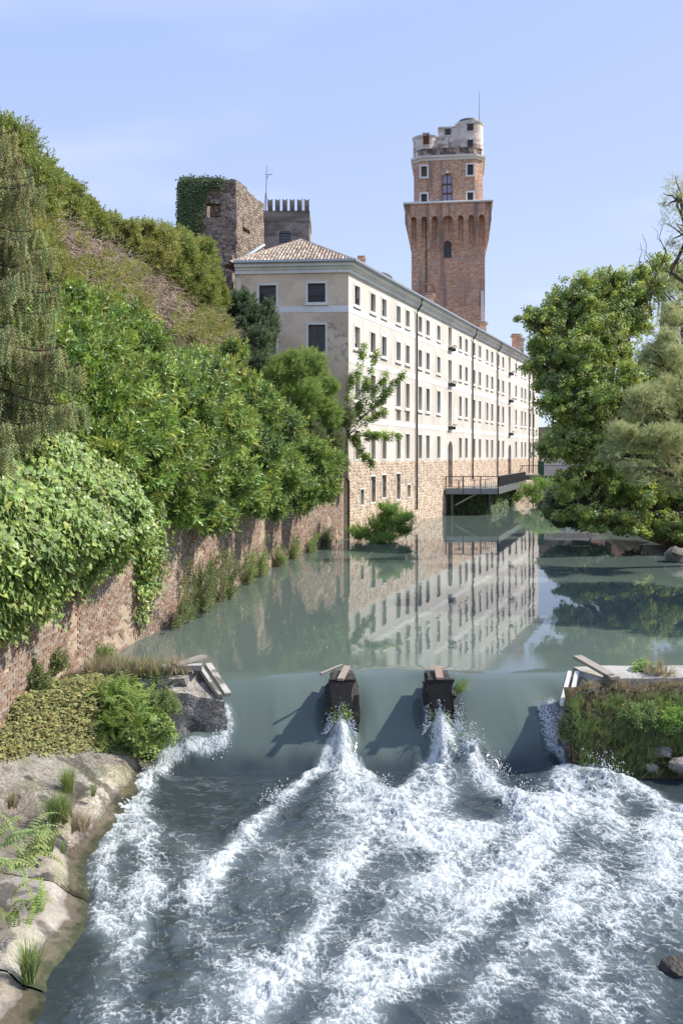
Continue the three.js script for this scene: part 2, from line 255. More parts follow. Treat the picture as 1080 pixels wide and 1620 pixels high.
{
  // foam: white water below each pier and bank, drifting in widening streaks. [px, py, width m, strength]
  const streaks = [
    [[538, 1150, .16, 1], [540, 1185, .26, 1], [535, 1215, .36, 1], [548, 1250, .55, .95], [560, 1290, .75, .8], [560, 1340, .8, .62], [540, 1400, .8, .5]],
    [[520, 1205, .2, .95], [455, 1262, .25, .9], [400, 1312, .26, .78], [345, 1372, .26, .7], [310, 1420, .25, .5], [300, 1480, .3, .4]],
    [[560, 1220, .25, .9], [600, 1256, .26, .9], [640, 1310, .28, .85], [655, 1345, .25, .6]],
    [[697, 1143, .2, 1], [700, 1185, .3, 1], [695, 1225, .42, 1], [690, 1270, .6, .92], [690, 1330, .7, .7]],
    [[680, 1225, .2, .95], [625, 1275, .25, .9], [570, 1330, .25, .8], [525, 1400, .28, .68], [500, 1470, .3, .6], [455, 1540, .3, .75], [400, 1610, .35, .8], [370, 1660, .35, .7]],
    [[742, 1215, .3, 1], [770, 1240, .42, 1], [810, 1275, .4, .95], [835, 1310, .35, .8]],
    [[872, 1115, .14, .9], [872, 1160, .16, .95], [872, 1200, .2, 1], [905, 1222, .45, 1], [960, 1240, .5, .95], [1020, 1262, .4, .85], [1070, 1290, .4, .6]],
    [[900, 1230, .5, 1], [880, 1290, .6, 1], [850, 1345, .55, .92], [800, 1395, .55, .8], [750, 1440, .5, .75], [690, 1500, .45, .7], [620, 1560, .45, .7], [540, 1630, .45, .7]],
    [[960, 1260, .5, .85], [960, 1330, .55, .7], [930, 1400, .5, .6], [880, 1460, .45, .62], [820, 1520, .45, .62], [760, 1580, .4, .6], [700, 1650, .4, .6]],
    [[1050, 1300, .4, .6], [1040, 1370, .4, .45], [990, 1450, .35, .5], [930, 1530, .35, .48], [870, 1620, .4, .5]],
    [[760, 1320, .5, .7], [700, 1380, .5, .62], [640, 1440, .5, .58], [590, 1500, .45, .55], [540, 1560, .4, .55]],
    [[358, 1118, .08, .8], [364, 1150, .13, 1], [352, 1176, .16, 1], [315, 1186, .2, 1], [262, 1203, .25, 1], [232, 1235, .32, .95], [215, 1280, .4, .8], [225, 1330, .42, .68], [235, 1400, .4, .58], [215, 1470, .36, .55], [190, 1540, .35, .55], [170, 1620, .35, .55]],
    [[200, 1250, .22, .75], [172, 1310, .24, .6], [160, 1390, .24, .52], [160, 1470, .22, .45]],
    [[1075, 1290, .5, .7], [1075, 1370, .5, .5], [1060, 1450, .5, .4], [1020, 1540, .5, .38], [980, 1620, .5, .35]],
    [[300, 1330, .4, .36], [330, 1420, .5, .36], [340, 1520, .5, .4], [300, 1620, .5, .4]],
    [[440, 1340, .5, .4], [420, 1440, .5, .42], [400, 1560, .6, .4]],
  ].map((s) => s.map(([a, b, w, k]) => [...low(a, b), w, k]));
  const G = 320, D = new Float32Array(G * G);
  for (let j = 0; j < G; j++) for (let i = 0; i < G; i++) {
    const x = lerp(POOL.x0, POOL.x1, (i + .5) / G), d = lerp(POOL.d0, POOL.d1, (j + .5) / G); let keep = 1;
    for (const s of streaks) {
      let best = 0;
      for (let k = 1; k < s.length; k++) {
        const [ax, ad, aw, ak] = s[k - 1], [bx, bd, bw, bk] = s[k], vx = bx - ax, vd = bd - ad, t = clamp(((x - ax) * vx + (d - ad) * vd) / (vx * vx + vd * vd));
        const q = Math.hypot(x - ax - vx * t, d - ad - vd * t) / lerp(aw, bw, t); if (q < 2.4) best = Math.max(best, lerp(ak, bk, t) * Math.exp(-q * q));
      }
      keep *= 1 - best;
    }
    D[j * G + i] = (1 - keep) + 0.20 * smooth(19.8, 16.5, d);
  }
  const dens = (x, d) => { const u = clamp((x - POOL.x0) / (POOL.x1 - POOL.x0) * G - .5, 0, G - 1.001), v = clamp((d - POOL.d0) / (POOL.d1 - POOL.d0) * G - .5, 0, G - 1.001), i = u | 0, j = v | 0, fu = u - i, fv = v - j, o = j * G + i; return (D[o] * (1 - fu) + D[o + 1] * fu) * (1 - fv) + (D[o + G] * (1 - fu) + D[o + G + 1] * fu) * fv; };
  const ridge = (x, y, s) => 1 - Math.abs(vnoise(x, y, s) * 2 - 1);
  for (let j = 0; j < FOAM_N; j++) for (let i = 0; i < FOAM_N; i++) {
    const x = lerp(POOL.x0, POOL.x1, (i + .5) / FOAM_N), d = lerp(POOL.d0, POOL.d1, (j + .5) / FOAM_N), o = j * FOAM_N + i; if (d > 22.8) continue;
    const k = dens(x, d); if (k < 0.004) continue;
    const wx = x + 0.35 * (vnoise(x * 1.7, d * 1.5, 201) - .5) + 0.12 * (vnoise(x * 6, d * 6, 203) - .5), wd = d + 0.4 * (vnoise(x * 1.7, d * 1.5, 205) - .5) + 0.12 * (vnoise(x * 6, d * 6, 207) - .5), sx = wx + wd * 0.25;
    const r1 = ridge(sx * 2.6, wd * 2.0, 211), n1 = vnoise(sx * 2.3, wd * 2.1, 212), r2 = ridge(sx * 6.5 + 9, wd * 5.6, 213), r3 = ridge(x * 16 + d * 3, d * 15, 217), r4 = vnoise(x * 41 + 3, d * 37, 219), r5 = vnoise(x * 88, d * 84, 221), r6 = ridge(x * 29 + 4, d * 27, 225);
    const c = 0.16 * n1 + 0.26 * r2 ** 1.6 + 0.25 * r3 ** 1.6 + 0.13 * r6 + 0.13 * r4 + 0.10 * r5, big = vnoise(x * .9, d * .9, 223) * .5 + .66;
    const kk = clamp(k * big), th = 0.955 - kk * 0.61;
    foamMap[o] = clamp(smooth(th - 0.15, th + 0.22, c) * (0.5 + 0.5 * smooth(0.1, 0.8, kk)) * (0.66 + 0.34 * smooth(.3, .62, r5 * .6 + r4 * .4)));
    liftMap[o] = kk * kk * (0.05 * r1 + 0.03 * r2 * r2 + 0.028 * r3 * r3 + 0.018 * r6 + 0.012 * r4) + 0.03 * r1 * smooth(0.0, 0.25, kk); milkMap[o] = smooth(.12, .95, kk * (.65 + .5 * vnoise(wx * 3.1, wd * 2.6, 227)));
  }
  // standing mounds of boiling water
  const mounds = [[537, 1168, .26, .32], [697, 1160, .26, .36], [537, 1195, .45, .28], [700, 1190, .5, .35], [745, 1225, .42, .42], [700, 1235, .6, .22], [900, 1225, .75, .42], [960, 1250, .6, .25], [640, 1300, .3, .14], [545, 1240, .6, .16], [860, 1300, .7, .16], [815, 1275, .5, .16], [300, 1195, .4, .12], [235, 1240, .4, .1], [400, 1312, .35, .13], [625, 1275, .35, .12]].map(([a, b, r, h]) => [...low(a, b), r, h]);
  const sample = (m, x, d) => { const i = clamp(Math.floor((x - POOL.x0) / (POOL.x1 - POOL.x0) * FOAM_N), 0, FOAM_N - 1), j = clamp(Math.floor((d - POOL.d0) / (POOL.d1 - POOL.d0) * FOAM_N), 0, FOAM_N - 1); return m[j * FOAM_N + i]; };
  const surface = (x, d) => {
    let y = crest(x, d); const low01 = smooth(20.9, 19.6, d), k = sample(liftMap, x, d);
    for (const [mx, md, r, h] of mounds) { const q = ((x - mx) ** 2 + (d - md) ** 2) / (r * r); if (q < 6) y += h * Math.exp(-q) * (0.75 + 0.5 * vnoise(x * 5, d * 5, 231)); }
    y += k * (0.45 + 0.75 * low01);
    const ch = low01 * 0.75; y += ch * (0.075 * (fbm(x * 1.1 + d * .35, d * 1.6, 3, 233) - .5) + 0.05 * (fbm(x * 2.3 + d * .8, d * 3.9 - x * .6, 2, 235) - .5) + 0.022 * (fbm(x * 6 + d * 2, d * 9 - x * 2, 2, 237) - .5));
    return y;
  };
  const N = 700;
  const geo = grid(N, N, (u, v) => { const x = lerp(POOL.x0, POOL.x1, u), d = lerp(POOL.d1, POOL.d0, v); return [x, d > 24.6 ? 0 : surface(x, d), -d, u, 1 - v]; });
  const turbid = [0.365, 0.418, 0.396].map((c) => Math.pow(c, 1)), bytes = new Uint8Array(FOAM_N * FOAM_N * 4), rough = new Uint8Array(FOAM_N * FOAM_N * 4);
  const lowerTone = [0.215, 0.25, 0.262];
  for (let j = 0; j < FOAM_N; j++) for (let i = 0; i < FOAM_N; i++) {
    const o = j * FOAM_N + i, d = lerp(POOL.d0, POOL.d1, (j + .5) / FOAM_N), x = lerp(POOL.x0, POOL.x1, (i + .5) / FOAM_N), f = foamMap[o];
    const edge = smooth(20.9, 20.2, d + 0.25 * (vnoise(x * 3, d * 3, 241) - .5));          // below the sill the water colour blends to a darker tone
    const c = mixc(mixc(mixc(turbid, lowerTone, edge), [0.56, 0.605, 0.61], milkMap[o] * .75), [0.79, 0.81, 0.815], f);
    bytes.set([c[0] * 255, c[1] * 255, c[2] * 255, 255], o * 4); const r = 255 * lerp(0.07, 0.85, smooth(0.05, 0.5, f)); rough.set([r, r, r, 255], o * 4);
  }
  const tex = (b, srgb) => { const t = new THREE.DataTexture(b, FOAM_N, FOAM_N); t.magFilter = t.minFilter = THREE.LinearFilter; if (srgb) t.colorSpace = THREE.SRGBColorSpace; t.needsUpdate = true; return t; };
  const fb = new Uint8Array(FOAM_N * FOAM_N * 4); for (let o = 0; o < FOAM_N * FOAM_N; o++) { const v = 255 * clamp(foamMap[o]); fb.set([v, v, v, 255], o * 4); }
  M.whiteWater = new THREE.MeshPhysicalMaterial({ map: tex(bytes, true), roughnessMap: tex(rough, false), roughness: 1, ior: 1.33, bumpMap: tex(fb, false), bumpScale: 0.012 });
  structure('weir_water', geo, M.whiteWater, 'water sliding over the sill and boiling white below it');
  // thrown drops
  const r = rngOf(77), drops = [], spots = [[537, 1165, .3, .5], [520, 1150, .18, .5], [556, 1150, .18, .5], [672, 1140, .16, .7], [722, 1130, .2, .8], [700, 1180, .4, .5], [745, 1205, .5, .6], [780, 1230, .5, .5], [872, 1130, .25, .8], [872, 1180, .3, .8], [900, 1205, .7, .6], [960, 1235, .6, .5], [640, 1300, .4, .35], [440, 1270, .5, .3], [240, 1230, .5, .25], [600, 1260, .5, .35], [350, 1180, .3, .3], [830, 1290, .6, .4]];
  for (const [a, b, w, h] of spots) { const [x0, d0] = low(a, b); for (let i = 0; i < 230; i++) { const g = () => (r() + r() + r() - 1.5) / 1.5, x = x0 + g() * w, d = Math.min(d0 + g() * w, 21.0); drops.push([x, surface(x, d) + r() * r() * h, d, 0.005 + 0.011 * r() * r()]); } }
  for (let i = 0; i < 900; i++) { const x = 4.72 + 0.26 * (r() - .5), t = r(), d = lerp(21.6, 20.2, t); drops.push([x + 0.2 * t * (r() - .5), crest(4.4, d) + r() * 0.12, d, 0.007 + 0.012 * r() * r()]); }
  const im = new THREE.InstancedMesh(new THREE.IcosahedronGeometry(1, 0), std({ color: rgb(0.85, 0.88, 0.9), roughness: 0.4 }), drops.length), m4 = new THREE.Matrix4();
  drops.forEach(([x, y, d, s], i) => im.setMatrixAt(i, m4.makeScale(s, s * (1 + r()), s).setPosition(x, y, -d)));
  im.name = 'spray'; shadows(im); scene.add(im); tag(im, 'white drops thrown up along the foot of the weir', 'spray', null, 'stuff');
}
{ // upper pool: turbid, nearly still
  const rip = texture(1024, 1024, 7, 14, (u, v) => grey(0.55 * fbm(u * 5, v * 5, 3, 251, 5) + 0.3 * fbm(u * 14, v * 14, 2, 253, 14) + .15 * fbm(u * 40, v * 40, 2, 255, 40)), false);
  M.river = new THREE.MeshPhysicalMaterial({ color: new THREE.Color().setRGB(0.365, 0.418, 0.396, THREE.SRGBColorSpace), roughness: 0.025, ior: 1.33, bumpMap: rip, bumpScale: 0.0045 });
  const far = [[POOL.x0, POOL.d1], [POOL.x1, POOL.d1], [70, POOL.d1], [70, 190], [-12, 190], [-12, POOL.d1]], s = new THREE.Shape(far.map(([x, d]) => new THREE.Vector2(x, d)));
  const g = new THREE.ShapeGeometry(s); g.rotateX(-Math.PI / 2); // (x, d) -> (x, 0, -d)
  const uv = g.attributes.uv, p = g.attributes.position; for (let i = 0; i < p.count; i++) uv.setXY(i, p.getX(i), p.getZ(i));
  structure('river_water', g, M.river, 'green grey river standing above the weir');
  const side = new THREE.PlaneGeometry(70 - POOL.x1, 4.6).rotateX(-Math.PI / 2).translate((70 + POOL.x1) / 2, 0, -(POOL.d1 - 2.3)); const u2 = side.attributes.uv, p2 = side.attributes.position; for (let i = 0; i < p2.count; i++) u2.setXY(i, p2.getX(i), p2.getZ(i));
  structure('river_water', side, M.river, 'river above the weir behind the right abutment');
}
// ---------------------------------------------------------------- banks
const hillY = (x, d) => { const b = wallX(Math.min(d, 59)) - x; return WALL_TOP - 0.25 + 11.5 * smooth(0.6, 6.4, b) * smooth(64, 56, d) + 2 * smooth(6, 14, b) + 0.8 * (fbm(x * .4, d * .4, 3, 261) - .5); };
structure('hill', grid(70, 110, (u, v) => { const d = lerp(7, 61, v), b = 0.25 + Math.pow(u, 1.3) * 40, x = wallX(Math.min(d, 59)) - b; return [x, hillY(x, d), -d]; }), M.soil, 'steep overgrown bank behind the old brick wall');
{ // right bank and the far quay
  const edge = [[22, 13], [30, 14.5], [40, 16.2], [47, 17.6], [60, 18.6], [80, 20.5], [100, 23.5], [118, 26], [190, 30]];
  structure('bank', grid(24, 60, (u, v) => { const d = lerp(22, 190, v), e = along(edge, d)[0], o = Math.pow(u, 1.6) * 60; return [e + o + 0.5 * (fbm(d * .5, u * 3, 3, 271) - .5), lerp(-0.6, 2.8, smooth(0, 4, o)) + 0.5 * (fbm(d * .6, o * .6, 3, 273) - .5), -d]; }), M.soil, 'earth bank under the trees on the far side');
}
{ // concrete apron on the left of the lower pool, three worn slabs with bitten edges
  const edge = (d) => along([[8, -3.9], [10.6, -4.0], [11.4, -3.95], [12.0, -4.12], [13.3, -3.98], [14.0, -4.12], [14.9, -4.42], [15.4, -4.62], [16.2, -4.48], [17.5, -4.38], [19, -4.3], [20.2, -4.42], [21.5, -4.7]], d)[0] + 0.05 * (vnoise(d * 3, 1, 281) - .5);
  const slabs = [[7.5, 11.72], [11.75, 14.12], [14.15, 20.75]], apron = new THREE.Group(); apron.name = 'apron'; scene.add(apron); tag(apron, 'worn concrete apron sloping into the lower pool', null, null, 'structure');
  const top = (b, d) => -1.34 + 0.14 * smooth(0.0, 0.3, b) + b * (0.13 + 0.36 * smooth(13, 19, d));
  slabs.forEach(([d0, d1], k) => { const slab = part('slab', grid(120, Math.round((d1 - d0) * 26), (u, v) => {
    const d = lerp(d0, d1, v), e = edge(d), b = u < 0.12 ? (u / 0.12 - 1) * 0.8 : Math.pow((u - .12) / .88, 1.4) * 4.2;
    let y = b < 0 ? -1.36 + b * .34 - .9 * Math.max(0, -b - .22) : top(b, d); const j = Math.min(d - d0, d1 - d); y -= 0.03 * (1 - smooth(0, 0.03, j)) + (u === 0 ? .4 : 0);
    y += 0.015 * (fbm(e - b, d * 1.2, 3, 283 + k) - .5) - 0.02 * smooth(.6, .7, fbm((e - b) * 2.2, d * 2.2, 3, 285));
    return [e - b, y + k * 0.012, -d];
  }), k === 1 ? M.concrete : M.concreteB, apron);
    // algae at the waterline, a pale washed rim above it
    const p = slab.geometry.attributes.position, c = new Float32Array(p.count * 3); for (let i = 0; i < p.count; i++) { const x = p.getX(i), d = -p.getZ(i), b = edge(d) - x, n = fbm(x * 4, d * 4, 5, 287) - .5, ledge = smooth(.06, .03, b + n * .2), wet = smooth(-.1, -.18, b + n * .5) * (.7 + .6 * (fbm(x * 14, d * 14, 3, 288) - .3)), pale = smooth(.08, .12, b + n * .3) * smooth(.44, .39, b + n * .5), dirt = smooth(.52, .6, fbm(x * 1.1, d * 1.1, 6, 289)); c.set(mixc(mixc(mixc(mixc([1, 1, 1], [.72, .69, .65], dirt), [1.5, 1.45, 1.36], pale), [.50, .45, .34], ledge), [.13, .19, .07], wet), i * 3); } slab.geometry.setAttribute('color', new THREE.BufferAttribute(c, 3)); });
}
// ---------------------------------------------------------------- the long building
{
  const C = [0.455, -60], K = Math.hypot(0.395, 1), D = [0.395 / K, -1 / K], LONG = 74, FL = 7.48, F = [-1, -0.087].map((v) => v / Math.hypot(1, 0.087));
  const B = thing('river_palace', 'long cream plastered five-storey building with stone base along the water', 'building', V(C[0], 0, C[1]));
  const sideTurn = Math.atan2(-D[1], D[0]), frontTurn = Math.atan2(F[1], -F[0]);
  const P = (s) => [C[0] + D[0] * s, C[1] + D[1] * s], A = [C[0] + F[0] * FL, C[1] + F[1] * FL];
  const place = (g, turn, o) => g.rotateY(turn).translate(o[0], 0, o[1]);
  const sideT = [1.48, 4.4, 6.64, 9.78, 11.93, 15.1, 17.2, 20.35, 27.5, 29.7, 32.7, 35.1, 38.3, 40.6, 43.7, 46.1, 53.4, 57.0, 59.3, 62.6, 65.2].map((t) => t * K), doorT = [24.0, 49.7].map((t) => t * K), BASE = 4.92, TOP = 17.35;
  const rows = [[15.47, 16.74], [12.6, 14.0], [9.1, 11.0], [5.12, 7.05]];
  const rect = (x0, x1, y0, y1) => new THREE.Path([[x0, y0], [x0, y1], [x1, y1], [x1, y0]].map((q) => new THREE.Vector2(...q)));
  const wallOf = (outline, holes, depth) => { const s = new THREE.Shape(outline.map((q) => new THREE.Vector2(...q))); s.holes = holes; return boxUV(new THREE.ExtrudeGeometry(s, { depth, bevelEnabled: false }).translate(0, 0, -depth)); };
  const TH = 0.5, DW = 1.75, arch = 6.7 - DW / 2;
  const doorNotch = (s, up) => { const p = []; for (let k = 0; k <= 12; k++) { const a = Math.PI - k / 12 * Math.PI; p.push([s + Math.cos(a) * DW / 2, arch + Math.sin(a) * DW / 2]); } return up ? [[s - DW / 2, BASE], ...p, [s + DW / 2, BASE]] : null; };
  // side wall, plaster above
  const small = [[1.48, 0], [4.4, 0], [6.64, 0], [9.78, 1], [11.93, 1]];
  const holes = []; for (const s of sideT) for (const [y0, y1] of rows) holes.push(rect(s - .5, s + .5, y0, y1));
  for (const [t] of small) holes.push(rect(t * K - .5, t * K + .5, 7.95 + .08, 8.86));
  const doors = [[15.3, 17.1], [12.05, 14.1], [8.1, 11.2]]; for (const s of doorT) for (const [y0, y1] of doors) holes.push(rect(s - .62, s + .62, y0, y1));
  part('side_wall', place(wallOf([[0, BASE], ...doorT.flatMap((s) => doorNotch(s, true)), [LONG, BASE], [LONG, TOP], [0, TOP]], holes, TH), sideTurn, C), M.plaster, B);
  const baseWin = [[2.38, 2.02, 3.07, .33], [4.43, 2.09, 3.9, .52], [6.64, 2.3, 3.95, .5], [9.75, 2.04, 3.98, .5], [12.25, 2.1, 3.06, .38]];
  const bh = baseWin.map(([t, y0, y1, w]) => rect(t * K - w, t * K + w, y0, y1));
  const DECK = 2.4;
  part('stone_base', place(wallOf([[0, -1.5], [LONG, -1.5], [LONG, BASE], ...[...doorT].reverse().flatMap((s) => [[s + DW / 2, BASE], [s + DW / 2, DECK], [s - DW / 2, DECK], [s - DW / 2, BASE]]), [0, BASE]], bh, TH + .02), sideTurn, C), M.rubble, B);
  // end wall in shade
  const fw = [[436.7, 409.7, 450, 479.5], [514.4, 486.7, 448, 478], [514.4, 487.5, 513.6, 558]].map(([a, b, t, o]) => { const s = (px) => { const k = (px - 540) / FOCAL; return (C[0] - 60 * k) / (1 + .087 * k) * Math.hypot(1, .087); }; return { s0: FL - s(b), s1: FL - s(a), y0: EYE + (HORIZON - o) / 24.1, y1: EYE + (HORIZON - t) / 24.1 }; });
  fw.push({ s0: fw[0].s0, s1: fw[0].s1, y0: fw[2].y0, y1: fw[2].y1 });
  part('end_wall', place(wallOf([[0, -1.5], [FL, -1.5], [FL, TOP], [0, TOP]], fw.map((w) => rect(w.s0, w.s1, w.y0, w.y1)), TH - .02), frontTurn, A), M.plasterGrey, B);
  // closing walls away from the water
  const E = P(LONG), E2 = [E[0] - 7.2, E[1] - 2.85], A2 = A;
  part('back_wall', flat([sweep([E, E2, A2], [[-.4, -1.5], [0, -1.5], [0, TOP], [-.4, TOP]])]), M.plasterGrey, B);
  // string courses, cornice and gutter, mitred round the corner
  for (const [y0, y1] of [[14.78, 15.18], [11.5, 11.9], [7.58, 7.93]]) {
    const cuts = [[-.02, LONG]]; // broken at the balcony doors
    let from = 0; for (const s of [...doorT, LONG + 5]) { const to = Math.min(s - .8, LONG); part('string_course', sweep([P(from), P(to)], [[.001, y0], [.018, y0], [.018, y1], [.001, y1]]), M.band, B); from = s + .8; }
    if (y0 > 14) part('string_course', sweep([A, C], [[.001, y0], [.022, y0], [.022, y1], [.001, y1]]), M.band, B);
  }
  const rim = [A, C, P(LONG), [E[0] - .4, E[1] - .16]];
  part('cornice', sweep(rim, [[-.4, TOP], [.14, TOP], [.14, TOP + .2], [.24, TOP + .24], [.24, TOP + .36], [.48, TOP + .41], [.5, TOP + .6], [-.4, TOP + .6]]), M.cornice, B);
  part('gutter', sweep(rim, [[.3, TOP + .602], [.68, TOP + .602], [.72, TOP + .64], [.72, TOP + .78], [.69, TOP + .78], [.66, TOP + .68], [.3, TOP + .66]]), M.zinc, B);
  // roof
  const RY = TOP + .63, hipBack = 5.4, ridgeY = 20.75, mid = [(A[0] + C[0]) / 2 - .15, (A[1] + C[1]) / 2], fd = [-F[1], F[0]].map((v) => v), hip = [mid[0] + 0.55, mid[1] - hipBack];
  const out = (p, q, o) => { const d = [q[0] - p[0], q[1] - p[1]], l = Math.hypot(...d); return [-d[1] / l * o, d[0] / l * o]; };
  const of = out(A, C, .5), os = out(C, P(9), .5), cornerE = [C[0] + of[0] + os[0] * .9, C[1] + of[1] + os[1] * .3], leftE = [A[0] + of[0] - .3, A[1] + of[1]], farE = [E[0] + os[0], E[1] + os[1]], ridgeE = [hip[0] + D[0] * (LONG + 3), hip[1] + D[1] * (LONG + 3)];
  const tri = (...q) => { const g = new THREE.BufferGeometry(); g.setAttribute('position', new THREE.Float32BufferAttribute(q.flat(), 3)); g.computeVertexNormals(); return boxUV(g); };
  const e3 = (p, y) => [p[0], y, p[1]], roofBase = [e3(leftE, RY), e3(cornerE, RY), e3(hip, ridgeY)];
  M.roofTile = std({ map: texture(512, 512, 2, 2, (u, v) => mulc(mixc([0.62, 0.46, 0.36], [0.50, 0.40, 0.33], fbm(u * 20, v * 20, 3, 291, 20)), .85 + .3 * fbm(u * 60, v * 60, 2, 293, 60))), roughness: 1 });
  const backE = [A[0] - 1, A[1] - .3], backFar = [E2[0] - .5, E2[1]];
  part('roof', flat([tri(...roofBase), tri(e3(cornerE, RY), e3(farE, RY), e3(ridgeE, ridgeY), e3(cornerE, RY), e3(ridgeE, ridgeY), e3(hip, ridgeY)), tri(e3(backE, RY), e3(hip, ridgeY), e3(ridgeE, ridgeY), e3(backE, RY), e3(ridgeE, ridgeY), e3(backFar, RY)), tri(e3(farE, RY), e3(backFar, RY), e3(ridgeE, ridgeY))]), M.roofTile, B);
  { // barrel tiles on the hip that faces the camera
    const r = rngOf(5), L = V(...e3(leftE, RY)), R = V(...e3(cornerE, RY)), H = V(...e3(hip, ridgeY)), ux = R.clone().sub(L).normalize(), n = R.clone().sub(L).cross(H.clone().sub(L)).normalize(); if (n.y < 0) n.negate();
    const uy = n.clone().cross(ux); if (uy.y < 0) uy.negate(); const w = R.distanceTo(L), hx = H.clone().sub(L).dot(ux), hh = H.clone().sub(L).dot(uy), geos = [], pitch = .235, len = .36;
    for (let i = 0; i * pitch < w; i++) for (let j = 0; j * len < hh; j++) {
      const x = (i + .5) * pitch, y = j * len; if (x < y / hh * hx + .05 || x > w - y / hh * (w - hx) - .05) continue;
      const g = new THREE.CylinderGeometry(.085, .105, len * 1.15, 7, 1, true, -Math.PI / 2, Math.PI); g.rotateX(0);
      const m = new THREE.Matrix4().makeBasis(ux, uy, n); m.setPosition(L.clone().addScaledVector(ux, x + (r() - .5) * .02).addScaledVector(uy, y + len / 2 - .08).addScaledVector(n, .03 + (r() - .5) * .015 + .02)); g.applyMatrix4(m);
      const k = r(), c = k < .4 ? [.52, .43, .34] : k < .65 ? [.40, .30, .22] : k < .88 ? [.60, .53, .44] : [.24, .19, .15], cc = new Float32Array(g.attributes.position.count * 3); for (let q = 0; q < cc.length; q += 3) cc.set(c.map((v) => v * (.9 + .2 * k)), q); g.setAttribute('color', new THREE.BufferAttribute(cc, 3)); geos.push(g);
    }
    const t = part('tile_field', mergeGeometries(geos), M.tile, B); t.userData.kind = 'stuff';
    for (const [p, q] of [[cornerE, hip], [leftE, hip]]) { const a = V(...e3(p, RY)), b = V(...e3(q, ridgeY)), cap = []; for (let k = 0; k < 22; k++) cap.push(tube([a.clone().lerp(b, k / 22), a.clone().lerp(b, (k + 1.12) / 22)], .14, .115, 7)); part('hip_tiles', flat(cap).translate(0, .05, 0), M.terracottaPale ??= std({ color: rgb(.45, .33, .25) }), B); }
  }
  // windows: stone surround, frame, glass or shutter
  const surround = (w, h, b, z) => flat([box(b, h + 2 * b, z, -w / 2 - b / 2, h / 2, z / 2), box(b, h + 2 * b, z, w / 2 + b / 2, h / 2, z / 2), box(w, b, z, 0, h + b / 2, z / 2), box(w, b, z, 0, -b / 2, z / 2)]);
  const frameOf = (w, h, cross) => flat([box(.07, h, .06, -w / 2 + .035, h / 2, 0), box(.07, h, .06, w / 2 - .035, h / 2, 0), box(w - .14, .07, .06, 0, h - .035, 0), box(w - .14, .07, .06, 0, .035, 0), box(.06, h - .14, .05, 0, h / 2, 0), ...(cross ? [box(w - .14, .05, .045, 0, h * cross, 0)] : [])]);
  const kinds = new Map();
  const windowOf = (w, h, b, look) => {
    const key = [w.toFixed(2), h.toFixed(2), b, look].join(); if (!kinds.has(key)) kinds.set(key, { sur: surround(w, h, b, .035), sill: box(w + 2 * b + .1, .07, .12, 0, -b - .038, .062), fr: frameOf(w, h, look === 'glass' ? .62 : 0), pane: box(w - .02, h - .02, .02, 0, h / 2, 0), bars: flat([box(w, .03, .03, 0, .48, 0), box(w, .03, .03, 0, .05, 0), ...Array.from({ length: 9 }, (_, i) => box(.02, .42, .02, -w / 2 + (i + .5) * w / 9, .265, 0))]) });
    return kinds.get(key);
  };
  const rw = rngOf(9);
  const addWindow = (o, turn, w, h, b, look, back, bars) => {
    const k = windowOf(w, h, b, look), g = new THREE.Group(); g.name = 'window'; g.position.set(o[0] - C[0], o[1], o[2] - C[1]); g.rotation.y = turn; B.add(g);
    const add = (n, geo, mat, z) => { const m = shadows(new THREE.Mesh(geo, mat)); m.name = n; m.position.z = z; g.add(m); };
    if (b) add('surround', k.sur, M.stoneTrim, .001); if (b > .1) add('sill', k.sill, M.stoneTrim, .001);
    if (look === 'glass' || look === 'curtain') { add('frame', k.fr, M.frame, -back); add('pane', k.pane, M.glass, -back - .02); if (look === 'curtain') add('curtain', k.pane, M.curtain, -back + .004 - .045); }
    else { add('shutter', k.pane, look === 'grey' ? M.shutterGrey : M.shutter, -back); add('frame', k.fr, look === 'grey' ? M.shutterGrey : M.shutter, -back + .012); }
    if (look === 'glass' && !bars && rw() < .45) { const f = .2 + .6 * rw(), m = new THREE.Mesh(box(w - .15, h * f, .012, 0, h - .08 - h * f / 2, 0), rw() < .5 ? M.curtain : M.shutterGrey); m.name = 'blind'; m.position.z = -back + .012; shadows(m); g.add(m); }
    if (bars) add('railing', k.bars, M.iron, -.06);
  };
  const onSide = (s, y) => { const p = P(s); return [p[0], y, p[1]]; };
  for (const s of sideT) rows.forEach(([y0, y1], j) => { const q = rw(); addWindow(onSide(s, y0), sideTurn, 1, y1 - y0, j === 3 ? .09 : .17, j < 2 ? 'glass' : j === 2 ? (q < .6 ? 'shutter' : 'glass') : q < .7 ? 'shutter' : 'grey', j === 3 ? .2 : .24, j === 0 && s < 3); });
  for (const [t] of small) addWindow(onSide(t * K, 8.03), sideTurn, 1, .83, .09, 'grey', .24);
  for (const [t, y0, y1, w] of baseWin) addWindow(onSide(t * K, y0), sideTurn, 2 * w, y1 - y0, .1, w < .4 ? 'grey' : 'shutter', .2);
  for (const w of fw) addWindow([A[0] - F[0] * (w.s0 + w.s1) / 2, w.y0, A[1] - F[1] * (w.s0 + w.s1) / 2], frontTurn, w.s1 - w.s0, w.y1 - w.y0, .14, 'glass', .25, w.y0 > 14);
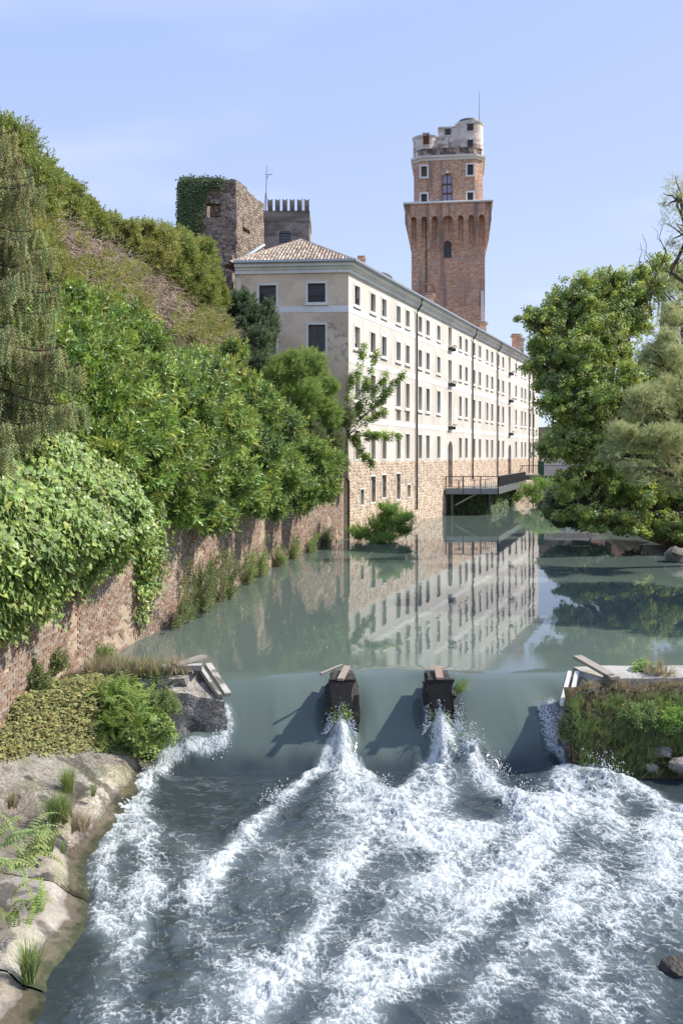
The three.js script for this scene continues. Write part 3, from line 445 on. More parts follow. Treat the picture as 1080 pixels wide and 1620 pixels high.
  for (const s of doorT) {
    doors.forEach(([y0, y1]) => { addWindow(onSide(s, y0), sideTurn, 1.24, y1 - y0, 0, 'grey', .34);
      const bal = new THREE.Group(); bal.name = 'balconette'; bal.position.set(P(s)[0] - C[0], y0, P(s)[1] - C[1]); bal.rotation.y = sideTurn; B.add(bal);
      const add = (n, g, m) => { const x = shadows(new THREE.Mesh(g, m)); x.name = n; bal.add(x); };
      add('slab', box(1.4, .08, .5, 0, -.04, .252), M.stoneTrim); add('bracket', flat([box(.04, .26, .4, -.5, -.235, .202), box(.04, .26, .4, .5, -.235, .202)]), M.iron); add('flower_box', box(.9, .12, .16, 0, .06, .45), M.shutter);
    });
    const sh = new THREE.ExtrudeGeometry(archShape(DW - .02, DECK + .01, 6.69), { depth: .06, bevelEnabled: false }); const d = part('arched_door', place(sh.translate(0, 0, -.4), sideTurn, P(s)), M.shutterGrey, B);
    const tr = new THREE.Shape(archShape(DW + .3, DECK, 6.85).getPoints(24)); tr.holes = [new THREE.Path(archShape(DW, DECK - .01, 6.7).getPoints(24))]; // stone ring
    const ring = new THREE.ExtrudeGeometry(archShape(DW + .3, BASE + .05, 6.85), { depth: .03, bevelEnabled: false }); const cut = new THREE.ExtrudeGeometry(archShape(DW, BASE - 1, 6.7), { depth: .4, bevelEnabled: false }).translate(0, 0, -.2);
    part('door_surround', place(boxUV(carve(ring, [cut])).translate(0, 0, .002), sideTurn, P(s)), M.stoneTrim, B);
  }
  // downpipes with a swan neck under the gutter
  for (const px of [657, 745.6, 785, 835.3, 841.3]) { const k = (px - 540) / FOCAL, t = (60 * k - .455) / (.395 - k) * K, p = P(t), n = out(C, P(5), 1), q = (o, y) => V(p[0] + n[0] * o, y, p[1] + n[1] * o); part('downpipe', tube([q(.55, 17.95), q(.5, 17.5), q(.16, 17.0), q(.12, 16.8), q(.12, 9), q(.12, px < 700 ? 1.0 : 3)], .075, .075, 8), M.pipe, B); }
  { const n = [-.2, 1]; part('downpipe', tube([V(C[0] - .25, 3.9, C[1] + .1), V(C[0] - .05, 3.88, C[1] + .14), V(C[0] + .02, 3.7, C[1] + .16), V(C[0] + .02, -.3, C[1] + .16)], .07, .07, 8), M.pipe, B); }
  // chimneys and roof house
  const onRoof = (px, py, d) => at(px, py, d);
  const chimney = (px, d, w, y0, y1) => { const x = (px - 540) / FOCAL * d; part('chimney', flat([box(w, y1 - y0 - .3, w, x, (y0 + y1 - .3) / 2, -d), box(w * 1.45, .14, w * 1.45, x, y1 - .23, -d), box(w * .8, .12, w * .8, x, y1 - .1, -d), box(w * 1.3, .08, w * 1.3, x, y1, -d)]), M.plasterGrey, B); };
  chimney(571.5, 64.5, .42, 17.9, 19.35); chimney(680, 96, .75, 17.9, 22.2); chimney(816, 118, .95, 17.8, 20.9); chimney(822, 114, .8, 17.8, 19.9); chimney(762, 112, .9, 18, 21.6);
  { const c = at(597, 436, 71), g = new THREE.SphereGeometry(1.15, 20, 8, 0, Math.PI * 2, 0, Math.PI / 2).scale(1, .42, 1); part('roof_dormer', flat([g.translate(c.x, 19.05, c.z), new THREE.CylinderGeometry(1.0, 1.05, 1.3, 20).translate(c.x, 18.4, c.z)]), M.pier, B); }
  part('roof_flashing', flat([tube([at(371, 417, 61.3), at(395, 402, 64.5), at(417, 388, 68)], .16, .16, 5)]), M.zinc, B);
}
// ---------------------------------------------------------------- the observatory tower
{
  const d0 = 115, X = 13.4, sc = FOCAL / d0, T = thing('brick_tower', 'tall red brick tower with flared battlement storey and white turrets on top', 'tower', V(X * (d0 + 4.57) / d0, 0, -d0 - 4.57)), turn = -0.128;
  const lx = (px) => (px - 709.5) / sc, ly = (py) => EYE + (HORIZON - py) / sc, put = (name, g, m, parent = T) => { const q = shadows(new THREE.Mesh(g, m)); q.name = name; parent.add(q); return q; };
  T.rotation.y = turn;
  const H = 4.57, y1 = ly(396.5), y2 = ly(352), y3 = ly(324), FL = .76;      // local frame: front face at z = H
  const cutW = (w, a, b, x, z0, dd = 1.2) => new THREE.ExtrudeGeometry(archShape(w, a, b), { depth: dd, bevelEnabled: false }).translate(x, 0, z0 - dd / 2);
  let shaft = new THREE.BoxGeometry(2 * H, y3 - 1, 2 * H).translate(0, (y3 + 1) / 2, 0);
  shaft = carve(boxUV(shaft), [cutW(.95, ly(408), ly(380.5), lx(709), H)]);
  put('shaft', boxUV(shaft), M.towerBrick);
  // corbelled gallery: one panel each side with seven arched niches, thickening upward
  const niches = [[225, 8.2], [292, 8.2], [358, 8.2], [443, 17], [524, 8.2], [590, 8.2], [655, 8.2]].map(([zx, w]) => [lx(600 + zx * .2469), w / sc]);
  const panel = () => {
    const yb = y1 - .05, steps = 10, o = (y) => FL * smooth(0, 1, clamp((y - yb) / (y2 - yb)) * .5 + .25 * clamp((y - yb) / (y2 - yb))) * 1.03 + .02, ot = (y) => .02 + FL * clamp((y - yb) / (y2 - yb)); // straight flare
    const s = new THREE.Shape(); const L = []; for (let k = 0; k <= steps; k++) { const y = lerp(yb, y2, k / steps); L.push([H + ot(y), y]); } L.push([H + ot(y3), y3]);
    s.moveTo(-L[0][0], L[0][1]); s.lineTo(L[0][0], L[0][1]); for (const [x, y] of L.slice(1)) s.lineTo(x, y); for (const [x, y] of [...L].reverse()) s.lineTo(-x, y);
    for (const [x, w] of niches) { const a = ly(343.5), b = w > 1 ? yb + .012 : ly(392), h = []; for (let k = 0; k <= 8; k++) { const y = lerp(b, a - w / 2, k / 8); h.push([x + w / 2, y]); } for (let k = 1; k < 10; k++) { const t = k / 10 * Math.PI; h.push([x + Math.cos(t) * w / 2, a - w / 2 + Math.sin(t) * w / 2]); } for (let k = 8; k >= 0; k--) h.push([x - w / 2, lerp(b, a - w / 2, k / 8)]); s.holes.push(new THREE.Path(h.map((q) => new THREE.Vector2(...q)))); }
    const g = new THREE.ExtrudeGeometry(s, { depth: 1, bevelEnabled: false }), p = g.attributes.position; for (let i = 0; i < p.count; i++) p.setZ(i, H + p.getZ(i) * ot(p.getY(i))); g.computeVertexNormals(); return boxUV(g);
  };
  for (let k = 0; k < 4; k++) put('corbel_gallery', panel().rotateY(k * Math.PI / 2), M.towerBrick);
  const sq = (h, c = 0) => c ? [[-h + c, h], [h - c, h], [h, h - c], [h, -h + c], [h - c, -h], [-h + c, -h], [-h, -h + c], [-h, h - c]] : [[-h, h], [h, h], [h, -h], [-h, -h]];
  put('gallery_coping', flat([sweep(sq(H + FL - .1), [[-1.2, y3 + .002], [.32, y3 + .002], [.36, y3 + .14], [.3, y3 + .26], [-1.2, y3 + .3]], true)]), M.stoneTrim);
  // upper storeys with chamfered corners
  const U = 4.33, ch = 1.0, y4 = ly(249), upShape = new THREE.Shape(sq(U, ch).map(([x, z]) => new THREE.Vector2(x, -z)));
  let body = new THREE.ExtrudeGeometry(upShape, { depth: y4 - y3 - .1, bevelEnabled: false }).rotateX(-Math.PI / 2).translate(0, y3 + .1, 0);
  const wins = []; for (const zx of [290, 585]) for (const [a, b] of [[570, 637], [748, 815]]) wins.push([lx(600 + zx * .2469), ly(120 + b * .2469), ly(120 + a * .2469), .72]);
  const big = [lx(600 + 438 * .2469), ly(120 + 818 * .2469), ly(120 + 620 * .2469), 1.25];
  body = carve(boxUV(body), [...wins.map(([x, a, b, w]) => box(w, b - a, 1, x, (a + b) / 2, U)), new THREE.ExtrudeGeometry(archShape(big[3], big[1], big[2]), { depth: 1, bevelEnabled: false }).translate(big[0], 0, U - .5)]);
  put('upper_storeys', boxUV(body), M.towerBrick);
  const win = (x, a, b, w, z, b2, fr, pane = M.glass, arched = false) => {
    const g = new THREE.Group(); g.name = arched ? 'arched_window' : 'window'; g.position.set(x, a, z); T.add(g); const h = b - a;
    const add = (n, geo, m, zz) => { const q = shadows(new THREE.Mesh(geo, m)); q.name = n; q.position.z = zz; g.add(q); };
    if (b2) add('surround', flat([box(b2, h + 2 * b2, .08, -w / 2 - b2 / 2, h / 2, 0), box(b2, h + 2 * b2, .08, w / 2 + b2 / 2, h / 2, 0), box(w, b2, .08, 0, h + b2 / 2, 0), box(w + .3 + b2, b2, .14, 0, -b2 / 2 - .004, .02)]), M.stoneTrim, .041);
    add('pane', arched ? new THREE.ExtrudeGeometry(archShape(w - .02, .01, h - .01), { depth: .02, bevelEnabled: false }) : box(w - .02, h - .02, .02, 0, h / 2, 0), pane, -.3);
    const bars = [box(.09, h, .08, -w / 2 + .045, h / 2, 0), box(.09, h, .08, w / 2 - .045, h / 2, 0), box(.1, h - .1, .08, 0, h / 2, 0)];
    for (const f of arched ? (h > 3 ? [.36, .66] : [.72]) : [.5]) bars.push(box(w - .18, arched ? (h > 3 ? .18 : .07) : .06, .07, 0, h * f, 0));
    add('frame', flat(bars), fr, -.24);
  };
  M.paleGlass = new THREE.MeshPhysicalMaterial({ color: rgb(.34, .34, .42), roughness: .12 });
  wins.forEach(([x, a, b, w], i) => win(x, a, b, w, U, .22, M.frame, i === 0 ? std({ color: rgb(.25, .17, .11) }) : M.glass));
  wins.length && win(big[0], big[1], big[2], big[3], U, 0, M.frameRed, M.paleGlass, true);
  win(lx(709), ly(408), ly(380.5), .95, H, 0, M.frame, M.glass, true);
  put('keystone', box(.3, .36, .12, big[0], big[2] + .16, U + .062), M.stoneTrim);
  put('cornice', sweep(sq(U, ch), [[-.5, y4], [.06, y4 - .25], [.14, y4 - .05], [.36, y4 + .1], [.42, y4 + .32], [-.5, y4 + .36]], true), M.stoneTrim);
  const y5 = ly(232);
  put('parapet', sweep(sq(U - .12, ch), [[-.5, y4 + .364], [0, y4 + .364], [0, y5 - .12], [.07, y5 - .11], [.07, y5], [-.5, y5]], true), M.towerParapet);
  // roof-top rooms
  const cyl = (r, a, b, x, z) => new THREE.CylinderGeometry(r, r, b - a, 28).translate(x, (a + b) / 2, z);
  const turret = (name, r, b, x, z, roofH) => { const t = put(name, boxUV(cyl(r, y4 + .3, b, x, z).toNonIndexed()), M.towerPlaster); put('turret_rim', new THREE.CylinderGeometry(r + .14, r + .06, .22, 28).translate(x, b + .11, z), M.stoneTrim, t); put('turret_roof', new THREE.CylinderGeometry(r * .75, r * .9, roofH, 28).translate(x, b + .22 + roofH / 2, z), M.darkMetal, t); return t; };
  const rx = lx(600 + 578 * .2469), lxx = lx(600 + 297 * .2469);
  turret('round_turret', 1.78, ly(191), rx, 2.0, .5); turret('low_turret', 1.62, ly(211), lxx, 2.3, .12);
  const mx0 = lx(600 + 352 * .2469), mx1 = lx(600 + 560 * .2469), mz = 2.9;
  const block = carve(boxUV(flat([box(mx1 - mx0, ly(214) - y4 - .3, 3.6, (mx0 + mx1) / 2, (ly(214) + y4 + .3) / 2, mz - 1.8)])), []);
  put('terrace_room', boxUV(block), M.towerPlaster);
  const bx0 = lx(600 + 382 * .2469), bx1 = lx(600 + 520 * .2469); put('upper_room', boxUV(flat([box(bx1 - bx0, ly(194) - ly(214) - .004, 2.6, (bx0 + bx1) / 2, (ly(194) + ly(214)) / 2 + .004, mz - 1.4), box(bx1 - bx0 + .2, .12, 2.8, (bx0 + bx1) / 2, ly(194) + .064, mz - 1.4)])), M.towerPlaster);
  const win2 = (px0, px1, py0, py1, z, fr, pane) => win(lx((px0 + px1) / 2), ly(py1), ly(py0), (px1 - px0) / sc, z + .36, 0, fr, pane);
  const zx = (v) => 600 + v * .2469, zy = (v) => 120 + v * .2469;
  const wbox = (a, b, c, d, z, fr, pane) => { put('window_reveal', flat([box((b - a) * .2469 / sc + .24, .12, .2, lx(zx((a + b) / 2)), ly(zy(c)) + .06, z), box((b - a) * .2469 / sc + .24, .12, .2, lx(zx((a + b) / 2)), ly(zy(d)) - .06, z)]), M.stoneTrim); win2(zx(a), zx(b), zy(c), zy(d), z, fr, pane); };
  wbox(566, 604, 298, 345, 3.78, M.frame, M.glass); wbox(568, 602, 402, 452, 3.78, M.frame, M.glass); wbox(424, 458, 306, 348, mz - .08, M.frame, M.glass); wbox(284, 322, 352, 424, 3.92, M.frameRed, std({ color: rgb(.22, .07, .03) }));
  put('lightning_rod', tube([V(lx(759.3), ly(190), 1), V(lx(759.3), ly(130), 1)], .04, .02, 5), M.iron);
  put('weather_instrument', flat([tube([V(lx(741), ly(184), 1.6), V(lx(741), ly(176), 1.6)], .03, .03, 5), box(.4, .12, .2, lx(741), ly(176), 1.6)]), M.iron);
  put('downpipe', tube([V(lx(675.5), ly(345), H + .12), V(lx(675.5), ly(500), H + .12)], .07, .07, 6), M.pipe);
  put('buttress_flue', flat([box(.7, 7, .5, lx(680.5), ly(495), H + .26), box(.9, .2, .7, lx(680.5), ly(495) + 3.6, H + .26)]), M.towerBrick);
  put('tie_pole', box(.35, 6, .3, lx(763), ly(500), H + .16), M.stoneTrim);
}
// ---------------------------------------------------------------- ruined tower, crenellated tower
{
  const d = 65, xl = (289 - 540) / FOCAL * d, xr = (374 - 540) / FOCAL * d, dx = .395 * 4.2, top = 25.0, R = thing('ruined_tower', 'roofless dark rubble tower with a square gap in its wall', 'ruin', V(xr, 0, -d));
  let g = warpBox([[xl + dx, 6, -d - 4.2], [xr + dx, 6, -d - 4.2], [xr, 6, -d], [xl, 6, -d], [xl + dx, top - .3, -d - 4.2], [xr + dx - .1, top - .7, -d - 4.2], [xr, top, -d], [xl + .1, top + .1, -d]], [26, 60, 26], .16, 1.6, 301, .9);
  const hole = box(1.05, .95, 7.5, (338 - 540) / FOCAL * d - .03, EYE + (HORIZON - 333) / FOCAL * d, -d - 1), inner = new THREE.BoxGeometry(2.5, 12, 2.9).translate((xl + xr) / 2 + .8, 24, -d - 2.1), nick = box(1.0, .35, 1.2, xr + .55, EYE + (HORIZON - 357) / FOCAL * d, -d - 1.5);
  g = carve(g, [hole, inner, nick]);
  part('wall', boxUV(g), M.ruin, R);
  part('low_wall', warpBox([[xr - 1.6, 6, -d + .2], [xr - .1, 6, -d + .2], [xr - .1, 6, -d + 1.6], [xr - 1.7, 6, -d + 1.6], [xr - 1.6, 18.6, -d + .2], [xr - .1, 19.6, -d + .2], [xr - .1, 19.2, -d + 1.6], [xr - 1.7, 18.6, -d + 1.6]], [6, 40, 6], .12, 1.6, 305), M.ruin, R);
  // a tiled roof seen through the gap
  const rf = at(338, 335, 76); single('tiled_roof', warpBox([[rf.x - 6, rf.y - 2, rf.z - 3], [rf.x + 3, rf.y - 2.5, rf.z - 3], [rf.x + 3, rf.y - 2.5, rf.z], [rf.x - 6, rf.y - 2, rf.z], [rf.x - 6, rf.y - 1.2, rf.z - 3], [rf.x + 3, rf.y + .6, rf.z - 3], [rf.x + 3, rf.y - .2, rf.z], [rf.x - 6, rf.y - 1.8, rf.z]], [4, 2, 4]), M.roofTile, 'tiled roof seen through the gap in the ruined tower', 'roof');
}
{
  const d = 78, sc = FOCAL / d, x0 = (417 - 540) / sc - 1.2, x1 = (489 - 540) / sc, y1 = EYE + (HORIZON - 338) / sc, y0 = 12, T = thing('crenellated_tower', 'grey square tower with swallowtail battlements behind the tiled roof', 'tower', V(x1, 0, -d));
  const w = box(.72 * 27 / 19 * .95, 1.0, 1, (450.8 - 540) / sc, EYE + (HORIZON - 375.5) / sc, -d);
  M.oldGrey = std({ map: texture(512, 512, 8, 8, (u, v) => mulc(mixc([0.62, 0.58, 0.53], [0.45, 0.42, 0.38], smooth(.35, .7, fbm(u * 8, v * 10, 5, 311, 0))), .85 + .3 * fbm(u * 60, v * 60, 3, 313))), bumpMap: plasterBump, bumpScale: .03 });
  part('wall', boxUV(carve(boxUV(box(x1 - x0, y1 - y0, 4.5, (x0 + x1) / 2, (y0 + y1) / 2, -d - 2.25)), [w])), M.oldGrey, T);
  part('parapet', flat([box(x1 - x0 + .1, .9, 4.6, (x0 + x1) / 2, y1 - .2, -d - 2.25)]), M.oldGrey, T);
  const mer = new THREE.Shape([[-.2, 0], [.2, 0], [.2, .98], [.02, .84], [-.02, .84], [-.2, .98]].map((q) => new THREE.Vector2(...q))), mg = new THREE.ExtrudeGeometry(mer, { depth: .3, bevelEnabled: false });
  for (let k = 0; k < 7; k++) for (const back of [0, 1]) { const m = part('merlon', mg, M.oldGrey, T, false); const px = 427.5 + (k - (back ? .4 : 0)) * 11.55; m.position.set((px - 540) / sc - x1, y1 + .252, back ? -4.4 : -.3 + .15); if (px > 486) T.remove(m); }
  const grill = []; for (let k = 0; k < 6; k++) grill.push(box(.03, 1, .03, (441.5 + k * 3.7 - 540) / sc, EYE + (HORIZON - 375.5) / sc, -d - .1)); for (let k = 0; k < 5; k++) grill.push(box(1.03, .03, .035, (450.8 - 540) / sc, EYE + (HORIZON - 383.5 + k * 4) / sc, -d - .1));
  part('window_grille', flat(grill), M.steel, T); part('window_pane', box(1.02, .99, .04, (450.8 - 540) / sc, EYE + (HORIZON - 375.5) / sc, -d - .4), M.glass, T);
  const q = (px, py, e = .6) => { const v = at(px, py, d + e); return v; };
  const ant = thing('antenna_mast', 'thin lattice antenna mast rising beside the battlements', 'antenna', V(q(421, 340).x, y1, -d - .6));
  part('mast', flat([tube([q(420, 338), q(421, 300), q(422, 263)], .05, .03, 5), tube([q(417, 338), q(420, 305)], .03, .02, 4), tube([q(425, 338), q(421, 303)], .03, .02, 4)]), M.steel, ant);
  part('cross_arm', flat([tube([q(421, 284), q(426, 276), q(431, 275.5)], .025, .02, 4), tube([q(419, 276), q(431, 276)], .02, .02, 4)]), M.steel, ant);
  single('flag_pole', flat([tube([q(479, 338), q(479, 312)], .035, .02, 5)]), M.steel, 'thin rod standing among the swallowtail merlons', 'pole', q(479, 338));
}
// ---------------------------------------------------------------- brick wall along the left bank
{
  const W = thing('river_wall', 'old worn brick retaining wall along the left bank', 'wall', V(-6.4, 0, -21)), path = [];
  for (let d = 10; d <= 59.4; d += .5) path.push([wallX(d), -d]);
  // outward (-dz, dx) points to the river when walking away from the camera
  part('mortar_core', sweep(path, [[-.55, -1.2], [-.02, -1.2], [-.02, WALL_TOP], [-.55, WALL_TOP]]), M.mortar, W);
  part('coping', sweep(path, [[-.6, WALL_TOP + .004], [.05, WALL_TOP + .004], [.06, WALL_TOP + .1], [-.6, WALL_TOP + .12]]), M.concreteOld, W);
  const r = rngOf(21), bl = .262, bh = .0745, tones = [[.60, .39, .285], [.64, .45, .345], [.68, .54, .44], [.52, .32, .235], [.70, .60, .50], [.60, .41, .30], [.46, .31, .24]];
  const variants = Array.from({ length: 5 }, (_, k) => { const q = rngOf(400 + k), g = new THREE.BoxGeometry(.246, .06, .13), p = g.attributes.position, jit = new Map(); for (let i = 0; i < p.count; i++) { const key = [p.getX(i), p.getY(i), p.getZ(i)].map((v) => v.toFixed(3)).join(); if (!jit.has(key)) jit.set(key, [(q() - .5) * .016, (q() - .5) * .009, (q() - .5) * .012]); const j = jit.get(key); p.setXYZ(i, p.getX(i) + j[0], p.getY(i) + j[1], p.getZ(i) + j[2]); } g.computeVertexNormals(); return g; });
  const mats = tones.map((t) => std({ color: rgb(...t), roughness: .95, map: M.brickMany.map, bumpMap: concreteBump, bumpScale: .02 }));
  const bricks = [], near = []; let s = 0; const len = []; for (let i = 1; i < path.length; i++) { len.push([s, ...path[i - 1]]); s += Math.hypot(path[i][0] - path[i - 1][0], path[i][1] - path[i - 1][1]); } len.push([s, ...path.at(-1)]);
  const total = s;
  for (let j = 0; j < 66; j++) for (let i = 0; i * bl < total - .3; i++) {
    const y = -1.1 + j * bh + .03, ss = i * bl + (j & 1 ? bl / 2 : 0) + .02 * (r() - .5); if (y > WALL_TOP - .03) continue;
    const [x, z] = along(len, ss), [x2, z2] = along(len, ss + .2), a = Math.atan2(-(z2 - z), x2 - x), worn = fbm(ss * .35, y * .9, 3, 321), o = -.055 + (r() - .5) * .014 - .035 * smooth(.6, .72, fbm(ss * 1.1, y * 2, 3, 323));
    if (r() < .012 || y < -.35) continue;
    const n = [-(z2 - z), x2 - x], l = Math.hypot(...n), pale = smooth(.45, .7, worn + .25 * (r() - .5)), k = r() < pale * .7 ? [2, 4, 1][Math.floor(r() * 3)] : Math.floor(r() * 7);
    bricks.push({ x: x + n[0] / l * o, y, z: z + n[1] / l * o, a: a + (r() - .5) * .02, k, v: Math.floor(r() * 5), d: -z, t: .9 + .2 * r() });
  }
  bricks.sort((p, q) => p.d - q.d); const many = [], m4 = new THREE.Matrix4(), eu = new THREE.Euler(), qt = new THREE.Quaternion();
  for (const b of bricks) {
    const px = 540 + FOCAL * b.x / b.d; m4.compose(V(b.x, b.y, b.z), qt.setFromEuler(eu.set(0, b.a, 0)), V(1, 1, 1));
    if (near.length < 300 && px > 2 && b.d > 18.2 && b.d < 27 && b.y > .35 && b.y < 1.9) { near.push(b); const m = part('brick', variants[b.v], mats[b.k], W, false); m.position.set(b.x + 6.4, b.y, b.z + 21); m.rotation.y = b.a; continue; }
    const g = variants[b.v].clone().applyMatrix4(m4), c = new Float32Array(g.attributes.position.count * 3); for (let q = 0; q < c.length; q += 3) c.set(tones[b.k].map((v) => v * b.t), q); g.setAttribute('color', new THREE.BufferAttribute(c, 3)); many.push(g);
  }
  const mm = part('brickwork', mergeGeometries(many), M.brickMany, W); mm.userData.kind = 'stuff';
}
// ---------------------------------------------------------------- weir piers and abutments
PIERS.forEach(([x, d], k) => {
  const base = V(x, -1.6, -d), P = thing('weir_pier', k ? 'dark mossy weir pier with one pinkish plank on top, nearer the grassy abutment' : 'dark mossy weir pier with a long plank and a stick on top', 'pier', base, 'piers of the weir');
  const w = .27, b = k ? .33 : .37;
  part('body', warpBox([[x - w, -1.6, -d - 1.1], [x + w + .1, -1.6, -d - 1.1], [x + w * .35, -1.6, -d + .02], [x - w * .35, -1.6, -d + .02], [x - w, .2, -d - 1.1], [x + w, .2, -d - 1.1], [x + w, .2, -d], [x - w, .2, -d]], [12, 30, 20], .07, 3.4, 331 + k), M.pier, P);
  part('sill_shoulder', warpBox([[x - b - .08, -1.6, -d - 1.35], [x + b + .08, -1.6, -d - 1.35], [x + b + .02, -1.6, -d - .1], [x - b + .02, -1.6, -d - .1], [x - b + .05, -.05, -d - 1.3], [x + b - .03, .0, -d - 1.3], [x + b + .03, -.12, -d - .22], [x - b - .03, -.12, -d - .22]], [8, 18, 14], .09, 3, 341 + k), M.pier, P);
  part('cap', flat([box(2 * w + .08, .07, .12, x, .238, -d - .05), box(2 * w - .04, .05, .8, x, .226, -d - .58)]), M.pier, P);
  const plank = (x0, d0, x1, d1, wd, th, y, mat, nm) => { const a = V(x0, y, -d0), c = V(x1, y + .03, -d1), l = a.distanceTo(c), g = new THREE.BoxGeometry(wd, th, l); const o = new THREE.Object3D(); o.position.copy(a.clone().lerp(c, .5)); o.lookAt(c); o.updateMatrix(); g.applyMatrix4(o.matrix); const uv = g.attributes.uv; for (let i = 0; i < uv.count; i++) uv.setXY(i, uv.getY(i) * 1.1, uv.getX(i) * .3); return single('plank', g, mat, nm, 'plank', a.lerp(c, .5)); };
  if (k === 0) { plank(x - .04, d - .2, x + .12, d + .95, .15, .05, .32, M.wood, 'long weathered plank lying along the pier with the stick'); single('stick', tube([V(x - .5, .33, -d - .3), V(x - .2, .42, -d - .5), V(x + .0, .44, -d - .75)], .035, .02, 6), M.woodGrey, 'crooked grey stick poking out from under the plank', 'stick', V(x - .2, .36, -d - .5)); }
  else plank(x - .03, d - .12, x + .02, d + .9, .17, .05, .32, M.woodPink ??= std({ map: M.wood.map, color: rgb(.95, .85, .8) }), 'short pinkish plank on the pier nearer the grassy abutment');
});
{
  const A = thing('weir_abutment', 'rounded weathered concrete abutment with sloping kerbs beside the left bank', 'abutment', V(-3.6, -1.6, -20.9));
  part('body', warpBox([[-6.3, -1.7, -22.5], [-2.8, -1.7, -22.4], [-2.75, -1.7, -20.95], [-6.3, -1.7, -20.6], [-6.3, .3, -22.4], [-3.5, .32, -22.1], [-3.62, .22, -21.3], [-6.3, .3, -21.1]], [44, 24, 20], .1, 2.2, 351), M.concreteOld, A);
  part('sloping_shoulder', warpBox([[-4.2, -1.7, -22.2], [-2.6, -1.7, -21.9], [-2.55, -1.7, -21.0], [-4.4, -1.7, -20.75], [-3.75, .3, -22.0], [-3.3, .28, -21.9], [-2.66, -.3, -21.1], [-3.95, .05, -21.0]], [28, 26, 22], .1, 2.6, 353), M.concreteOld, A);
  const kerb = (a, b, w, h, n, mat) => { const g = new THREE.BoxGeometry(w, h, a.distanceTo(b)), o = new THREE.Object3D(); o.position.copy(a.clone().lerp(b, .5)); o.lookAt(b); o.updateMatrix(); part(n, boxUV(g.applyMatrix4(o.matrix)), mat, A); };
  kerb(V(-3.42, .37, -21.95), V(-2.8, -.14, -21.1), .09, .1, 'kerb', M.concretePlain); kerb(V(-3.2, .38, -22.0), V(-2.62, -.12, -21.15), .16, .1, 'kerb', M.concretePlain);
  kerb(V(-4.2, .4, -21.6), V(-3.3, .4, -21.7), .22, .12, 'kerb', M.concretePlain);
  const pk = new THREE.BoxGeometry(.22, .06, .9).rotateY(-.75).rotateZ(.1).translate(-3.62, .52, -21.85); single('plank', pk, M.woodGrey, 'short grey plank lying on the left abutment by the reeds', 'plank', V(-3.62, .5, -21.85));
}
{
  const A = thing('weir_abutment', 'concrete abutment wall with grass slope at the right end of the weir', 'abutment', V(5.2, -1.6, -21));
  part('wall_top', warpBox([[5.2, -1.7, -22.0], [14, -1.7, -22.4], [14, -1.7, -20.6], [5.1, -1.7, -20.5], [5.55, .36, -21.9], [14, .42, -22.2], [14, .38, -21.1], [5.7, .34, -20.75]], [60, 14, 10], .03, 1.6, 361), M.concretePlain, A);
  part('cheek', warpBox([[4.85, -1.7, -21.7], [5.8, -1.7, -21.7], [5.8, -1.7, -20.3], [4.95, -1.7, -20.25], [5.3, .22, -21.7], [5.8, .3, -21.7], [5.8, .3, -20.6], [4.98, -.3, -20.5]], [12, 16, 14], .05, 2.4, 363), M.concreteOld, A);
  const bar = (a, b, w, h, n, mat) => { const g = new THREE.BoxGeometry(w, h, a.distanceTo(b)), o = new THREE.Object3D(); o.position.copy(a.clone().lerp(b, .5)); o.lookAt(b); o.updateMatrix(); part(n, boxUV(g.applyMatrix4(o.matrix)), mat, A); };
  bar(V(4.93, -.18, -20.55), V(5.34, .33, -21.45), .09, .09, 'kerb', M.stoneTrim); bar(V(5.1, -.14, -20.5), V(5.48, .35, -21.35), .09, .09, 'kerb', M.stoneTrim);
  part('gate_post', flat([box(.2, .75, .16, 6.02, .1, -20.68)]), M.darkMetal, A);
  const pk = new THREE.BoxGeometry(.24, .07, 1.35).rotateX(.16).rotateY(.42).translate(5.86, .52, -21.15); single('plank', pk, M.woodGrey, 'grey notched beam resting across the right abutment', 'beam', V(5.86, .45, -21.15));
  // earth slope in front
  structure('bank', grid(60, 30, (u, v) => { const x = 5.0 + u * 7, o = v; const f = 20.72 - o * (1.05 + .5 * u) + .12 * (fbm(x * 2, o * 3, 3, 371) - .5), y = lerp(.22 + .06 * u, -1.75, Math.pow(o, 1.15)) + .2 * (fbm(x * 1.8, o * 4, 3, 373) - .5) + .16 * Math.sin(o * 3.1); return [x, y, -f]; }), M.soil, 'earth slope in front of the right abutment');
  const r = rngOf(33); const rock = (x, y, z, s, sd) => { let g = new THREE.IcosahedronGeometry(s, 2); g.deleteAttribute('uv'); g.deleteAttribute('normal'); g = mergeVertices(g, 1e-4); const p = g.attributes.position; for (let i = 0; i < p.count; i++) { const q = V().fromBufferAttribute(p, i), k = .45 + 1.1 * fbm3(q.x / s * 1.4 + sd, q.y / s * 1.4, q.z / s * 1.4, 3, sd); p.setXYZ(i, q.x * k * 1.25 + x, q.y * k * .75 + y, q.z * k + z); } return boxUV(toCreasedNormals(g, .25)); };
  const spots = [[1062, 1150, 20.1, .32, 'large pale rock at the foot of the right grass slope'], [1048, 1190, 19.7, .2, 'small rock below the large pale one on the right slope'], [1078, 1210, 19.5, .28, 'wet rock at the right edge beside the white water'], [1030, 1215, 19.6, .15, 'little dark stone at the tip of the right grass slope']];
  for (const [px, py, d, s, label] of spots) { const c = at(px, py, d); single('rock', rock(c.x, c.y, c.z, s * .8, 12 + s * 100), M.concreteOld, label, 'rock', c); }
  const c2 = at(1072, 1530, 12.3); single('rock', rock(c2.x + .05, LOW - .02, c2.z, .24, 71), M.pier, 'dark mossy rock breaking the lower pool at the right edge', 'rock', V(c2.x, LOW, c2.z));
  const c3 = at(1070, 892, 46.5); single('rock', rock(c3.x, .3, c3.z, .55, 73), M.concreteOld, 'grey boulder on the still water under the willow', 'rock', V(c3.x, 0, c3.z));
}
